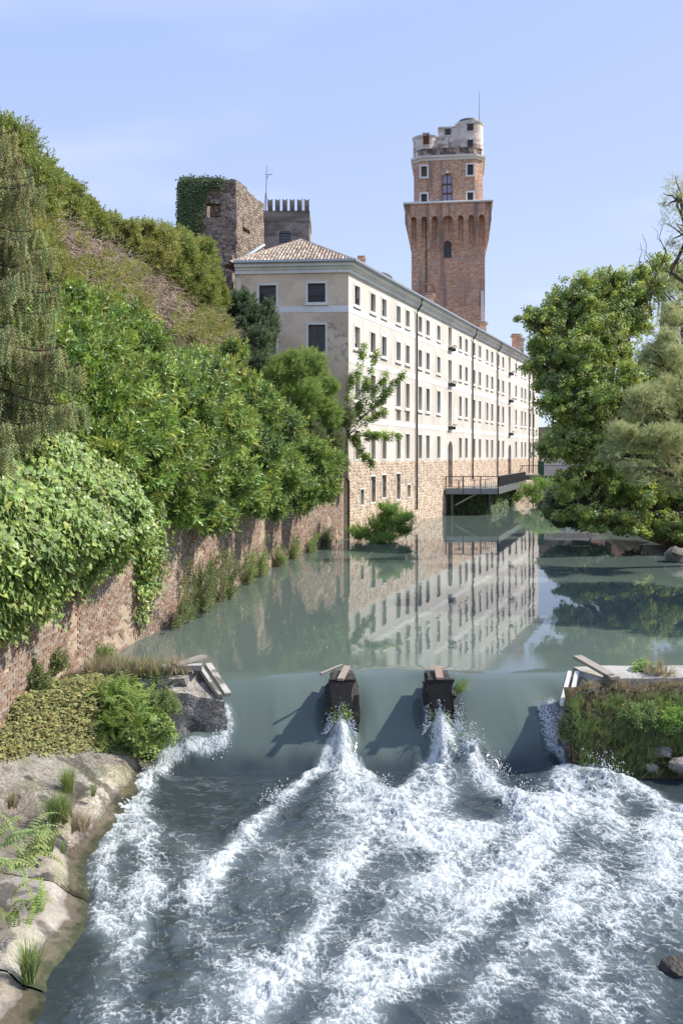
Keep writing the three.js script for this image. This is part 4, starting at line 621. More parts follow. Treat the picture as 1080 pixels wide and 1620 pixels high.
// ---------------------------------------------------------------- deck on the building's flank
{
  const Y = 2.4, D = thing('river_deck', 'dark steel deck with railings on the flank of the long building', 'deck', V(9.15, 0, -82)), outline = [[9.25, 82], [13.97, 82], [20.6, 103], [17.5, 103]];
  const s = new THREE.Shape(outline.map(([x, d]) => new THREE.Vector2(x, d))); part('platform', boxUV(new THREE.ExtrudeGeometry(s, { depth: .12, bevelEnabled: false }).rotateX(-Math.PI / 2).translate(0, Y - .12, 0)), M.woodGrey, D);
  const path = [[9.3, -82], [13.97, -82], [20.6, -103]];
  part('fascia', sweep(path, [[.01, Y - .5], [.1, Y - .5], [.1, Y + .02], [.01, Y + .02]]), M.steel, D);
  const rail = (y, r) => part('handrail', sweep(path, [[-.06, y], [.0, y], [.0, y + r], [-.06, y + r]]), M.darkMetal, D); rail(Y + 1.05, .07); rail(Y + .12, .05);
  let run = []; for (const [a, b] of [[path[0], path[1]], [path[1], path[2]]]) { const l = Math.hypot(b[0] - a[0], b[1] - a[1]), n = Math.round(l / 1.7); for (let k = 0; k <= n; k++) { const x = lerp(a[0], b[0], k / n), z = lerp(a[1], b[1], k / n); part('railing_post', box(.09, 1.6, .09, x, Y + .3, z + .06), M.darkMetal, D); } const m = Math.round(l / .17); for (let k = 0; k < m; k++) run.push(box(.025, .9, .025, lerp(a[0], b[0], (k + .5) / m), Y + .6, lerp(a[1], b[1], (k + .5) / m))); }
  const bal = part('balusters', flat(run.slice()), M.darkMetal, D); bal.userData.kind = 'stuff';
  for (const [x, d] of [[9.9, 82.3], [13.4, 83], [15.5, 90], [18, 98]]) part('support_post', box(.22, Y + 1, .22, x, Y / 2 - .85, -d), M.darkMetal, D);
  part('brace', tube([V(10.2, .9, -82.2), V(12.2, 2.0, -82.2)], .09, .09, 5), M.woodGrey, D);
  // raised end
  const Y2 = 3.1; part('upper_platform', flat([box(5.2, .5, 5, 22.6, Y2 - .25, -105.4)]), M.darkMetal, D);
  const r2 = []; for (let k = 0; k < 26; k++) r2.push(box(.03, 1, .03, 20.1 + k * .2, Y2 + .55, -102.95)); part('upper_railing', flat([...r2, box(5.2, .07, .07, 22.6, Y2 + 1.1, -102.94)]), M.darkMetal, D);
  part('ramp_rail', tube([V(19.9, Y + 1.1, -103), V(20.4, Y2 + 1.1, -103)], .05, .05, 5), M.darkMetal, D);
  single('green_cabinet', flat([box(.62, 1.5, .5, 22.5, Y2 + .755, -103.6), box(.7, .08, .58, 22.5, Y2 + 1.55, -103.6)]), M.green, 'tall green cabinet at the far end of the deck', 'cabinet', V(22.5, Y2, -103.6));
  const table = (x, d, l) => { const t = thing('cafe_table', l, 'table', V(x, Y, -d), 'tables on the deck'); part('table_top', new THREE.CylinderGeometry(.4, .4, .04, 14).translate(x, Y + .74, -d), M.darkMetal, t); part('leg', new THREE.CylinderGeometry(.04, .05, .7, 8).translate(x, Y + .365, -d), M.darkMetal, t); part('base', new THREE.CylinderGeometry(.24, .26, .04, 12).translate(x, Y + .022, -d), M.darkMetal, t); };
  table(10.6, 82.9, 'small dark table nearest the wall end of the deck'); table(12.0, 83.2, 'small dark table in the middle of the deck'); table(13.2, 84.2, 'small dark table by the outer corner of the deck');
}
// ---------------------------------------------------------------- beyond the building
{
  const wall = (n, x0, x1, d, y0, y1, dep, mat, label, cat, holes = []) => { const B = thing(n, label, cat, V((x0 + x1) / 2, y0, -d)); let g = boxUV(box(x1 - x0, y1 - y0, dep, (x0 + x1) / 2, (y0 + y1) / 2, -d - dep / 2)); if (holes.length) g = boxUV(carve(g, holes.map(([x, y, w, h]) => box(w, h, .6, x, y, -d)))); part('wall', g, mat, B); for (const [x, y, w, h] of holes) { const wg = new THREE.Group(); wg.name = 'window'; wg.position.set(x - B.position.x, y - y0, .0); B.add(wg); const p = shadows(new THREE.Mesh(box(w - .01, h - .01, .03, 0, 0, -.25), M.glass)); p.name = 'pane'; wg.add(p); const f = shadows(new THREE.Mesh(flat([box(.06, h, .06, 0, 0, -.2), box(w, .06, .05, 0, 0, -.2)]), M.frame)); f.name = 'frame'; wg.add(f); } return B; };
  wall('quay_wall', 24.6, 34, 112, -1, 5.0, 1, M.plaster, 'low cream quay wall where the river bends behind the trees', 'wall');
  wall('house', 28, 37, 132, 0, 9.4, 8, M.oldGrey, 'grey house glimpsed between the long building and the trees', 'house', [[29.6, 6.6, .9, 1.4], [31.6, 6.6, .9, 1.4], [33.6, 6.6, .9, 1.4]]);
  M.pinkPlaster = std({ map: plasterTex([0.80, 0.64, 0.55], [0.68, 0.54, 0.46], 27) }); wall('house', 34, 38, 121, 0, 9, 6, M.pinkPlaster, 'pink house behind the trees of the far bank', 'house', [[35.2, 6.4, .9, 1.5], [36.9, 6.4, .9, 1.5]]);
  part('railing', flat([box(9, .06, .06, 29.3, 6.0, -111.6), ...Array.from({ length: 40 }, (_, i) => box(.03, .95, .03, 24.9 + i * .23, 5.5, -111.6))]), M.darkMetal, scene.children.find((o) => o.name === 'quay_wall'));
}
// ---------------------------------------------------------------- leaves and sprigs
function leaf(L, W, fold = .18, curl = .12) {              // folded blade: base at the origin, tip along +y, upper face +z
  const p = [[0, 0, 0], [-W / 2, L * .42, W * fold], [0, L * .5, 0], [W / 2, L * .42, W * fold], [0, L, -L * curl]], g = new THREE.BufferGeometry();
  g.setAttribute('position', new THREE.Float32BufferAttribute([0, 2, 1, 1, 2, 4, 0, 3, 2, 3, 4, 2].flatMap((i) => p[i]), 3)); return g;
}
function lobedLeaf(L, W) {                                  // five-lobed blade
  const rim = [[0, 0], [.28, .06], [.5, .28], [.27, .36], [.42, .68], [.17, .66], [0, 1], [-.17, .66], [-.42, .68], [-.27, .36], [-.5, .28], [-.28, .06]].map(([x, y]) => [x * W, y * L, Math.abs(x) * W * .22 - y * y * L * .12]), pos = [], c = [0, .38 * L, 0];
  for (let i = 0; i < rim.length; i++) pos.push(...c, ...rim[i], ...rim[(i + 1) % rim.length]); const g = new THREE.BufferGeometry(); g.setAttribute('position', new THREE.Float32BufferAttribute(pos, 3)); return g;
}
function oriented(g, pos, dir, up) { const y = dir.clone().normalize(), x = y.clone().cross(up).normalize(), z = x.clone().cross(y); return g.clone().applyMatrix4(new THREE.Matrix4().makeBasis(x, y, z).setPosition(pos)); }
function sprigOf(seed, kind, scale = 1) {
  const r = rngOf(seed), out = [], stem = (a, b, w) => { const g = tube([a, a.clone().lerp(b, .5), b], w, w * .5, 3); const h = g.toNonIndexed(); h.deleteAttribute('uv'); h.deleteAttribute('normal'); out.push(h); }, G = 2.39996;
  const rnd = () => r() - .5;
  if (kind === 'laurel') { stem(V(0, -.22, 0), V(0, .12, 0), .006); for (let i = 0; i < 13; i++) { const a = i * G + rnd() * .4, h = -.16 + i * .024, tilt = lerp(1.25, .45, i / 12) + rnd() * .3, dir = V(Math.cos(a) * Math.sin(tilt), Math.cos(tilt), Math.sin(a) * Math.sin(tilt)); out.push(oriented(leaf(.135 * (.75 + .5 * r()), .05 * (.8 + .4 * r())), V(0, h, 0), dir, V(-dir.x * .4 + rnd() * .5, 1, -dir.z * .4 + rnd() * .5))); } }
  if (kind === 'ivy') for (let i = 0; i < 9; i++) { const a = r() * 6.28, p = V(rnd() * .3, rnd() * .1, rnd() * .3), dir = V(Math.cos(a), .15 + rnd() * .7, Math.sin(a)), s = .6 + .6 * r(); out.push(oriented(leaf(.10 * s, .088 * s, .15, .2), p, dir, V(rnd() * .9, 1, rnd() * .9))); }
  if (kind === 'plane') { stem(V(0, -.35, 0), V(0, .1, 0), .008); for (let i = 0; i < 8; i++) { const a = i * G, h = -.3 + i * .055, tilt = 1.2 + rnd() * .8, dir = V(Math.cos(a) * Math.sin(tilt), Math.cos(tilt) - .15, Math.sin(a) * Math.sin(tilt)), s = .7 + .6 * r(); out.push(oriented(lobedLeaf(.2 * s, .21 * s), V(dir.x * .07, h, dir.z * .07), dir, V(rnd() * .7, 1, rnd() * .7))); } }
  if (kind === 'willow') { const n = 20; for (let i = 0; i < n; i++) { const t = i / n, a = i * G, y = .12 - t * .62, p = V(.1 * t, y, 0), dir = V(Math.cos(a) * .7, -.55 + rnd() * .5, Math.sin(a) * .7); out.push(oriented(leaf(.105 * (.8 + .4 * r()), .02, .1, .1), p, dir, V(rnd(), 1, rnd()))); } stem(V(0, .14, 0), V(.1, -.5, 0), .004); }
  if (kind === 'withy') { stem(V(0, -.3, 0), V(0, .2, 0), .005); for (let i = 0; i < 22; i++) { const a = i * G, h = -.28 + i * .022, tilt = lerp(1.2, .35, i / 21) + rnd() * .5, dir = V(Math.cos(a) * Math.sin(tilt), Math.cos(tilt), Math.sin(a) * Math.sin(tilt)); out.push(oriented(leaf(.13 * (.7 + .6 * r()), .026), V(0, h, 0), dir, V(rnd() * .8, 1, rnd() * .8))); } }
  if (kind === 'fine') { stem(V(0, -.2, 0), V(0, .12, 0), .005); for (let i = 0; i < 16; i++) { const a = i * G, h = -.18 + i * .02, tilt = lerp(1.3, .5, i / 15) + rnd() * .5, dir = V(Math.cos(a) * Math.sin(tilt), Math.cos(tilt), Math.sin(a) * Math.sin(tilt)); out.push(oriented(leaf(.085 * (.7 + .6 * r()), .038), V(dir.x * .03, h, dir.z * .03), dir, V(rnd() * .8, 1, rnd() * .8))); } }
  if (kind === 'frond') { let p = V(0, 0, 0), dir = V(0, 1, 0); for (let i = 0; i < 13; i++) { const q = p.clone().addScaledVector(dir, .05); stem(p, q, .005); p = q; dir = dir.clone().add(V(.12, -.07, 0)).normalize(); for (const s of [-1, 1]) out.push(oriented(leaf(.13 * (1 - i / 22) * (.8 + .4 * r()), .04), p, V(dir.x * .5, dir.y * .3 - .15, s), V(-dir.y + rnd() * .4, dir.x + .4, rnd() * .4))); } }
  if (kind === 'needle') { stem(V(0, 0, 0), V(.03, -.6, 0), .008); for (let i = 0; i < 46; i++) { const a = i * G, y = -.01 - i * .0132, dir = V(Math.cos(a), -.55 + rnd() * .4, Math.sin(a)); out.push(oriented(leaf(.085 * (.8 + .5 * r()), .03, 0, .1), V(.03 * i / 46, y, 0), dir, V(rnd(), 1, rnd()))); } }
  if (kind === 'blade') for (let i = 0; i < 16; i++) { const a = r() * 6.28, l = .35 + .35 * r(), lean = .15 + .5 * r(); let p = V(Math.cos(a) * .04 * r(), 0, Math.sin(a) * .04 * r()); const o = V(Math.cos(a), 0, Math.sin(a)), side = V(-o.z, 0, o.x), pos = [], w = .009, at2 = (t) => p.clone().addScaledVector(o, lean * l * t * t).add(V(0, l * (t - .35 * lean * t * t), 0)); for (let k = 0; k < 3; k++) { const A = at2(k / 3), B = at2((k + 1) / 3), wa = w * (1 - k / 3), wb = w * (1 - (k + 1) / 3); const a0 = A.clone().addScaledVector(side, -wa), a1 = A.clone().addScaledVector(side, wa), b0 = B.clone().addScaledVector(side, -wb), b1 = B.clone().addScaledVector(side, wb); for (const q of [a0, a1, b1, a0, b1, b0]) pos.push(q.x, q.y, q.z); } const g = new THREE.BufferGeometry(); g.setAttribute('position', new THREE.Float32BufferAttribute(pos, 3)); out.push(g); }
  const g = mergeGeometries(out.map((q) => { const h = q.index ? q.toNonIndexed() : q; for (const k of Object.keys(h.attributes)) if (k !== 'position') h.deleteAttribute(k); return h; })); if (scale !== 1) g.scale(scale, scale, scale); g.computeVertexNormals(); return g;
}
const leafMat = (r, g, b, gloss = .25, through = .4) => new THREE.MeshPhysicalMaterial({ color: rgb(r, g, b), roughness: .93, transmission: through, thickness: 0, clearcoat: gloss, clearcoatRoughness: .34, side: THREE.DoubleSide });
const SPRIG = { laurel: sprigOf(1, 'laurel'), laurelBig: sprigOf(11, 'laurel', 1.35), ivy: sprigOf(2, 'ivy'), ivyBig: sprigOf(12, 'ivy', 1.5), plane: sprigOf(3, 'plane'), willow: sprigOf(4, 'willow'), withy: sprigOf(14, 'withy'), fine: sprigOf(5, 'fine'), fineBig: sprigOf(15, 'fine', 1.45), frond: sprigOf(6, 'frond'), needle: sprigOf(7, 'needle'), blade: sprigOf(8, 'blade') };
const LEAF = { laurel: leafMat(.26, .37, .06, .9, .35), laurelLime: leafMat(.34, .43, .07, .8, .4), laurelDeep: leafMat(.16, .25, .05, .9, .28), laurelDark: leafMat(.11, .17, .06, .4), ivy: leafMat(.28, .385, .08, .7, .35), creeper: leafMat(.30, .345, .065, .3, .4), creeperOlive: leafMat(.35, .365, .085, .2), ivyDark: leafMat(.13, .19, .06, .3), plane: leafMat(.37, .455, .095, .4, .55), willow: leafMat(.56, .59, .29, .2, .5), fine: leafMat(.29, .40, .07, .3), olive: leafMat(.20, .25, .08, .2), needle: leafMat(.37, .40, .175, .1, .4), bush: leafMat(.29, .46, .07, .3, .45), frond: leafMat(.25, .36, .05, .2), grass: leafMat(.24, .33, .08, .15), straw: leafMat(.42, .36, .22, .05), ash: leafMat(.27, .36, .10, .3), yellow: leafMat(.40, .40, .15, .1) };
const _m = new THREE.Matrix4(), _q = new THREE.Quaternion(), _q2 = new THREE.Quaternion(), _up = V(0, 1, 0), _c = new THREE.Color();
function scatter(name, parent, geo, mat, spots, r, { hang = false, vary = .3, size = [.75, 1.3] } = {}) {   // spots: {p, n}: instanced sprigs as one part
  const im = new THREE.InstancedMesh(geo, mat, spots.length); im.name = name;
  spots.forEach(({ p, n, s = 1 }, i) => {
    _q.setFromUnitVectors(_up, hang ? V((r() - .5) * .5, 1, (r() - .5) * .5).normalize() : n); _q2.setFromAxisAngle(_up, r() * 6.283); _q.multiply(_q2);
    const k = lerp(size[0], size[1], r()) * s; _m.compose(p.clone().sub(parent.position), _q, V(k, k, k)); im.setMatrixAt(i, _m);
    const b = 1 + (r() - .5) * 2 * vary, y = (r() - .5) * vary; im.setColorAt(i, _c.setRGB(b * (1 + y), b, b * (1 - y * .6)));
  });
  shadows(im); parent.add(im); im.userData.kind = 'stuff'; return im;
}
function billow(lobes, r, per) {                           // smaller clumps over each lobe, so that the crown shades itself
  const out = []; for (const l of lobes) { out.push({ c: l.c, r: l.r.clone().multiplyScalar(.82) }); for (let k = 0; k < per; k++) { const z = r() * 1.7 - .7, a = r() * 6.283, s = Math.sqrt(Math.max(0, 1 - z * z)), q = lerp(.28, .52, r()); out.push({ c: l.c.clone().add(V(s * Math.cos(a), z, s * Math.sin(a)).multiply(l.r).multiplyScalar(.86 - q * .25)), r: l.r.clone().multiplyScalar(q) }); } }
  return out;
}
function lobeSpots(lobes0, n, r, { shell = .28, droop = 0, upBias = .35, jitter = .8, seed = 0, noise = .35, freq = 1.6, keep = null, per = 7 } = {}) {
  const lobes = billow(lobes0, r, per);
  const area = lobes.map((l) => l.r.x * l.r.y + l.r.y * l.r.z + l.r.x * l.r.z), tot = area.reduce((a, b) => a + b), out = [];
  for (let tries = 0; out.length < n && tries < n * 6; tries++) {
    let k = 0, t = r() * tot; while (t > area[k] && k < area.length - 1) t -= area[k++]; const l = lobes[k];
    const z = r() * 2 - 1, a = r() * 6.283, s = Math.sqrt(1 - z * z), u = V(s * Math.cos(a), z, s * Math.sin(a));
    const bump = 1 + noise * 2 * (fbm3(u.x * freq + k * 7.3 + seed, u.y * freq, u.z * freq + seed, 3, 501) - .5), rad = bump * (1 - shell * Math.pow(r(), 1.4)), p = l.c.clone().add(u.clone().multiply(l.r).multiplyScalar(rad));
    let inside = false; for (let q = 0; q < lobes.length; q++) if (q !== k) { const e = p.clone().sub(lobes[q].c).divide(lobes[q].r); if (e.lengthSq() < .45) { inside = true; break; } }
    if (inside || (keep && !keep(p))) continue;
    const nn = u.clone().divide(l.r).normalize().add(V((r() - .5) * jitter, (r() - .5) * jitter + upBias - droop, (r() - .5) * jitter)).normalize(); out.push({ p, n: nn });
  }
  return out;
}
const lobe = (px, py, d, r, ry = r, rz = r) => ({ c: at(px, py, d), r: V(r, ry, rz) });
function bend(a, b, r, wob = .12, n = 5) { const l = a.distanceTo(b), out = []; for (let i = 0; i <= n; i++) { const t = i / n, q = a.clone().lerp(b, t), w = Math.sin(t * Math.PI) * l * wob; q.add(V((r() - .5) * w, (r() - .5) * w * .5 + w * .25, (r() - .5) * w)); out.push(q); } return out; }
function tree({ name, label, category = 'tree', base, lobes, n, sprig, mat, seed, girth = .16, group, opts = {}, look = {}, twigs = 5, bark = M.bark, fork = .45 }) {
  const r = rngOf(seed), T = thing(name, label, category, base, group), centre = lobes.reduce((s, l) => s.add(l.c), V()).divideScalar(lobes.length), forkAt = base.clone().lerp(centre, fork);
  part(category === 'tree' ? 'trunk' : 'stem', tube(bend(base.clone().add(V(0, -.3, 0)), forkAt, r, .08), girth, girth * .7, 8), bark, T);
  const limbs = [];
  for (const l of lobes) { limbs.push(tube(bend(forkAt, l.c, r, .18), girth * .6, girth * .28, 6)); for (let k = 0; k < twigs; k++) { const z = r() * 1.6 - .6, a = r() * 6.283, s = Math.sqrt(Math.max(0, 1 - z * z)), e = l.c.clone().add(V(s * Math.cos(a), z, s * Math.sin(a)).multiply(l.r).multiplyScalar(.9)); limbs.push(tube(bend(l.c.clone().lerp(forkAt, .2 * r()), e, r, .2, 4), girth * .26, girth * .05, 4)); } }
  part('branches', flat(limbs), bark, T);
  const sets = Array.isArray(sprig) ? sprig : [[sprig, mat, 1]];
  for (const [sg, mt, share] of sets) scatter('crown', T, sg, mt, lobeSpots(lobes, Math.round(n * share), r, { seed: seed % 17, ...opts }), r, look);
  return T;
}
// ---------------------------------------------------------------- left bank: creepers on the ridge
const hillHit = (px, py) => { for (let d = 14; d < 60; d += .1) { const p = at(px, py, d); if (p.x < wallX(d) && p.y < hillY(p.x, d)) return d; } return 58; };   // where a line of sight meets the slope
const ridge = [
  ['creeper_mound', 'tall mound of creeper at the upper left corner behind the conifer', [[0, 245, 30, 1.25], [42, 285, 31, 1.0], [-40, 220, 31, 1.3], [20, 310, 30, 1.3], [62, 312, 32, .95], [-10, 380, 28, 1.5]], 7500, 'creeper'],
  ['creeper_mound', 'creeper covered ridge sloping down beside the conifer tip', [[92, 318, 35, .95], [120, 348, 36, .85], [75, 295, 36, .9], [148, 366, 37, .75], [100, 350, 34.5, .8]], 5200, 'creeper'],
  ['creeper_mound', 'yellowish creeper mound in the middle of the ridge', [[188, 380, 41, 1.05], [225, 385, 42, 1.0], [255, 385, 43, .95], [205, 408, 41, .9], [240, 410, 42, .8]], 5000, 'creeperOlive'],
  ['creeper_mound', 'lumpy creeper mound just before the ruined tower', [[280, 398, 46, 1.15], [310, 408, 48, 1.05], [268, 428, 45, 1.0], [312, 445, 48, 1.2], [290, 440, 46.5, 1.1]], 5500, 'creeper'],
  ['creeper_mound', 'curtain of creeper hanging below the ruined tower', [[324, 425, 52, .8, 1.5], [326, 475, 50, .8, 1.4], [338, 515, 51, .8, 1.2], [345, 470, 52, .55, 1.3]], 4600, 'creeper'],
];
ridge.forEach(([name, label, ls, n, mat], i) => { const lobes = ls.map(([px, py, d, a, b]) => lobe(px, py, d, a, b ?? a)), c = lobes[0].c, r = rngOf(600 + i), T = thing(name, label, 'creeper', V(c.x, hillY(c.x, -c.z) - .3, c.z)); part('stem', flat(lobes.map((l) => tube(bend(T.position.clone().add(V(0, -.4, 0)), l.c, r, .25), .1, .05, 6))), M.bark, T); scatter('foliage', T, SPRIG.fineBig, LEAF[mat], lobeSpots(lobes, n, r, { noise: .6, freq: 3.2, shell: .5, seed: i }), r, { vary: .38 }); });
{ // dry vines over the slope
  const r = rngOf(640), fields = [['bare brown vine thicket below the ridge of creeper', [[60, 340, 400], [110, 362, 450], [160, 395, 470], [200, 415, 480]], 2100], ['bare brown vine thicket between the laurels and the ruined tower', [[195, 412, 480], [250, 425, 515], [300, 455, 530], [345, 500, 560], [380, 530, 580]], 1900]];
  for (const [label, band, n] of fields) {
    const geos = [], centre = V(); for (let i = 0; i < n; i++) {
      const px = lerp(band[0][0], band.at(-1)[0], r()), [t0, t1] = along(band, px), py = lerp(t0, t1, r()) + 10 * (r() - .5), d = hillHit(px, py) - .1 - .7 * r(); let p = at(px, py, d), dir = V(r() - .35, (r() - .5) * 1.4, (r() - .5) * 1.6).normalize(); centre.add(p); const pts = [p.clone()], m = 4; for (let k = 0; k < m; k++) { p = p.clone().addScaledVector(dir, .12 + .25 * r()); dir.add(V((r() - .5) * 1.3, (r() - .6) * 1.1, (r() - .5) * 1.3)).normalize(); pts.push(p); }
      const g = tube(pts, .012 + .014 * r(), .005, 3), k = .7 + .6 * r(), c = new Float32Array(g.attributes.position.count * 3); for (let q = 0; q < c.length; q += 3) c.set([.44 * k, .35 * k, .28 * k], q); g.setAttribute('color', new THREE.BufferAttribute(c, 3)); geos.push(g);
    }
    centre.divideScalar(n);
    const T = thing('vine_leaves', label.replace('bare brown vine thicket', 'few green leaves left on the bare vines'), 'creeper', centre), sp = []; for (let i = 0; i < 3000; i++) { const px = lerp(band[0][0], band.at(-1)[0], r()), [t0, t1] = along(band, px), py = lerp(t0, t1, r()); if (fbm(px * .035, py * .035, 3, 643) < .47) continue; sp.push({ p: at(px, py, hillHit(px, py) - .7 - 1.6 * r()), n: V(r() - .2, .7, r() - .3).normalize() }); } scatter('foliage', T, SPRIG.fineBig, LEAF.creeperOlive, sp, r, { vary: .4, size: [.6, 1.1] });
    const o = single('dry_vines', mergeGeometries(geos), M.dryVine, label, 'vines', centre); o.userData.kind = 'stuff';
  }
}
// ---------------------------------------------------------------- laurels and trees behind the wall
const onHill = (px, d, dx = -1.2) => { const x = Math.min((px - 540) / FOCAL * d + dx, wallX(d) - .4); return V(x, hillY(x, d) - .2, -d); };
const laurels = [
  ['glossy laurel under the conifer at the left edge', [[20, 560, 25, 1.3], [85, 560, 26, 1.2], [140, 570, 27, 1.0], [30, 640, 24, 1.3], [60, 510, 27, .9]], 3000],
  ['glossy laurel at the foot of the dry vines', [[150, 500, 30, .9], [195, 520, 31, .95], [110, 490, 29, .8], [225, 550, 31, .9], [165, 545, 29, .9]], 2600],
  ['large glossy laurel above the ivy mass', [[130, 640, 26, 1.25], [195, 660, 27, 1.4], [240, 615, 29, 1.2], [175, 720, 25.5, 1.2], [250, 720, 28, 1.3], [215, 770, 27, .9]], 5200],
  ['broad laurel leaning out over the middle of the wall', [[300, 640, 31, 1.4], [345, 680, 33, 1.35], [295, 730, 30.5, 1.35], [350, 760, 32, 1.2], [320, 600, 33, 1.0], [300, 800, 29.5, .8], [345, 820, 31, .6]], 5600],
  ['laurel hanging low over the river wall towards the building', [[400, 720, 37, 1.3], [435, 680, 41, 1.3], [395, 785, 36, 1.0], [445, 750, 40, 1.3], [405, 650, 40, 1.1], [430, 800, 38, .6]], 4600],
  ['farthest laurel on the wall just before the long building', [[490, 730, 46, 1.2], [505, 775, 48, .9], [470, 785, 44, .9], [515, 735, 50, .9]], 3000],
  ['thin laurel with bare branches below the creepers', [[360, 600, 40, .9], [310, 580, 37, .8], [390, 610, 43, .8]], 800],
  ['laurel on the slope over the vines by the round tree', [[265, 585, 34, .9, .7], [400, 640, 42, 1.0], [370, 560, 43, .7]], 1300],
];
laurels.forEach(([label, ls, n], i) => { const lobes = ls.map(([px, py, d, a, b]) => lobe(px, py, d, a, b ?? a * .9)), m = ls[0]; tree({ name: 'laurel_bush', label, category: 'bush', base: onHill(m[0], m[2], -1.6), lobes, n, sprig: [[SPRIG.laurel, LEAF.laurel, .36], [SPRIG.laurelBig, [LEAF.laurel, LEAF.laurelLime, LEAF.laurel, LEAF.laurelLime, LEAF.laurelDeep, LEAF.laurel, LEAF.creeperOlive, LEAF.laurelLime][i], .2], [i % 3 === 1 ? SPRIG.fineBig : SPRIG.laurel, i % 2 ? LEAF.laurelDeep : LEAF.laurelLime, .16]], seed: 700 + i, girth: .09, opts: { noise: .75, freq: 3, shell: .85, upBias: .3, jitter: 1.5 }, look: { vary: .42, size: [1, 1.9] }, fork: .5, group: 'laurels behind the river wall' }); });
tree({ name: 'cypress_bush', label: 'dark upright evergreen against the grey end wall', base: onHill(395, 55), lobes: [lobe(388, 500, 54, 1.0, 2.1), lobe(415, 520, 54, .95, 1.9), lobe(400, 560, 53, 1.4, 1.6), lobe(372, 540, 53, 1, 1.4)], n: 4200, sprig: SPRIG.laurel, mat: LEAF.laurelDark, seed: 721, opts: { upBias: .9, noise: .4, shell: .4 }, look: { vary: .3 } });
tree({ name: 'round_tree', label: 'round bright green tree in front of the grey end wall', base: V(-3.6, 3.5, -52), lobes: [lobe(470, 585, 52, 1.7, 1.6), lobe(440, 600, 51, 1.2), lobe(500, 610, 52, 1.3), lobe(470, 640, 51, 1.9, 1.4), lobe(510, 650, 52, 1.1)], n: 6500, sprig: SPRIG.fineBig, mat: LEAF.fine, seed: 723, opts: { noise: .4, freq: 2.6, shell: .4 }, look: { vary: .28, size: [.6, 1.0] } });
tree({ name: 'olive_shrub', label: 'loose grey green shrub between the round tree and the corner sapling', category: 'bush', base: V(-1.6, 3.5, -54), lobes: [lobe(520, 690, 53, 1.1), lobe(540, 660, 54, .8), lobe(495, 690, 51, 1.0), lobe(530, 730, 54, .8)], n: 2600, sprig: SPRIG.fine, mat: LEAF.olive, seed: 725, girth: .06, opts: { noise: .6, shell: .7 }, look: { vary: .3 } });
{ // sapling by the corner
  const r = rngOf(731), base = V(-.3, 3.4, -58), T = thing('maple_sapling', 'slender sapling with sparse leaves before the corner of the long building', 'tree', base), tips = [[575, 545], [598, 555], [640, 588], [620, 615], [608, 648], [632, 690], [585, 600], [600, 690], [570, 640], [565, 700], [555, 590], [588, 735], [612, 590]], fork = at(548, 690, 58), limbs = [], spots = [];
  part('trunk', tube([base.clone().add(V(0, -.4, 0)), at(545, 730, 58), fork], .06, .04, 6), M.bark, T);
  tips.forEach(([px, py], i) => { const e = at(px, py, 57.4 + r() * 1.6), pts = bend(fork, e, r, .12, 6); limbs.push(tube(pts, .035, .006, 5)); for (let k = 0; k < 46; k++) { const t = .3 + .7 * Math.sqrt(r()), q = fork.clone().lerp(e, t).add(V((r() - .5), (r() - .4), (r() - .5)).multiplyScalar(.55 * (1.1 - t * .5))); spots.push({ p: q, n: V((r() - .5) * 1.2, .8, (r() - .5) * 1.2).normalize() }); } });
  part('branches', flat(limbs), M.bark, T); scatter('crown', T, SPRIG.plane, LEAF.sapling ??= leafMat(.34, .46, .10, .3, .5), spots, r, { vary: .3, size: [.6, 1] });
}
{ // drooping conifer at the left edge
  const r = rngOf(741), base = V(-8.35, 4.2, -19.6), T = thing('weeping_spruce', 'drooping grey green conifer cut off by the left edge', 'tree', base), limbs = [], spots = [], cones = [];
  part('trunk', tube([base.clone().add(V(0, -.8, 0)), base.clone().add(V(.1, 4, .1)), base.clone().add(V(0, 8.4, 0))], .24, .04, 9), M.bark, T);
  for (let h = .2; h < 8.6; h += .27) for (let k = 0; k < 6; k++) {
    const a = r() * 6.283, len = lerp(3.3, 1.5, Math.pow(h / 8.6, 1.2)) * (.72 + .4 * r()), o = V(Math.cos(a), 0, Math.sin(a)), pts = []; for (let i = 0; i <= 8; i++) { const t = i / 8; pts.push(base.clone().add(V(0, h, 0)).addScaledVector(o, len * t).add(V(0, -.42 * len * Math.sin(t * 1.9) * t + .22 * len * t * t * t, 0))); }
    limbs.push(tube(pts, .035, .008, 4)); const m = Math.round(len * 22);
    for (let i = 0; i < m; i++) { const t = .15 + .85 * (i + r()) / m, f = t * 8, j = Math.min(7, Math.floor(f)), q = pts[j].clone().lerp(pts[j + 1], f - j), w = .42 * (1.1 - t) + .04, side = V(-o.z, 0, o.x); q.addScaledVector(side, (r() - .5) * 2 * w).add(V(0, -.03, 0)); spots.push({ p: q, n: _up, s: .6 + .6 * (1 - t * .4) * r() + .1 }); }
    if (h > 2 && r() < .5) for (let c = 0; c < 3; c++) cones.push({ p: pts[7].clone().add(V((r() - .5) * .3, -.1, (r() - .5) * .3)), n: _up });
  }
  part('branches', flat(limbs), M.bark, T); scatter('crown', T, SPRIG.needle, LEAF.needle, spots, r, { hang: true, vary: .35, size: [.8, 1.15] });
  scatter('cones', T, new THREE.CylinderGeometry(.012, .022, .13, 6).translate(0, -.06, 0), std({ color: rgb(.2, .12, .07) }), cones, r, { hang: true, vary: .2 });
}
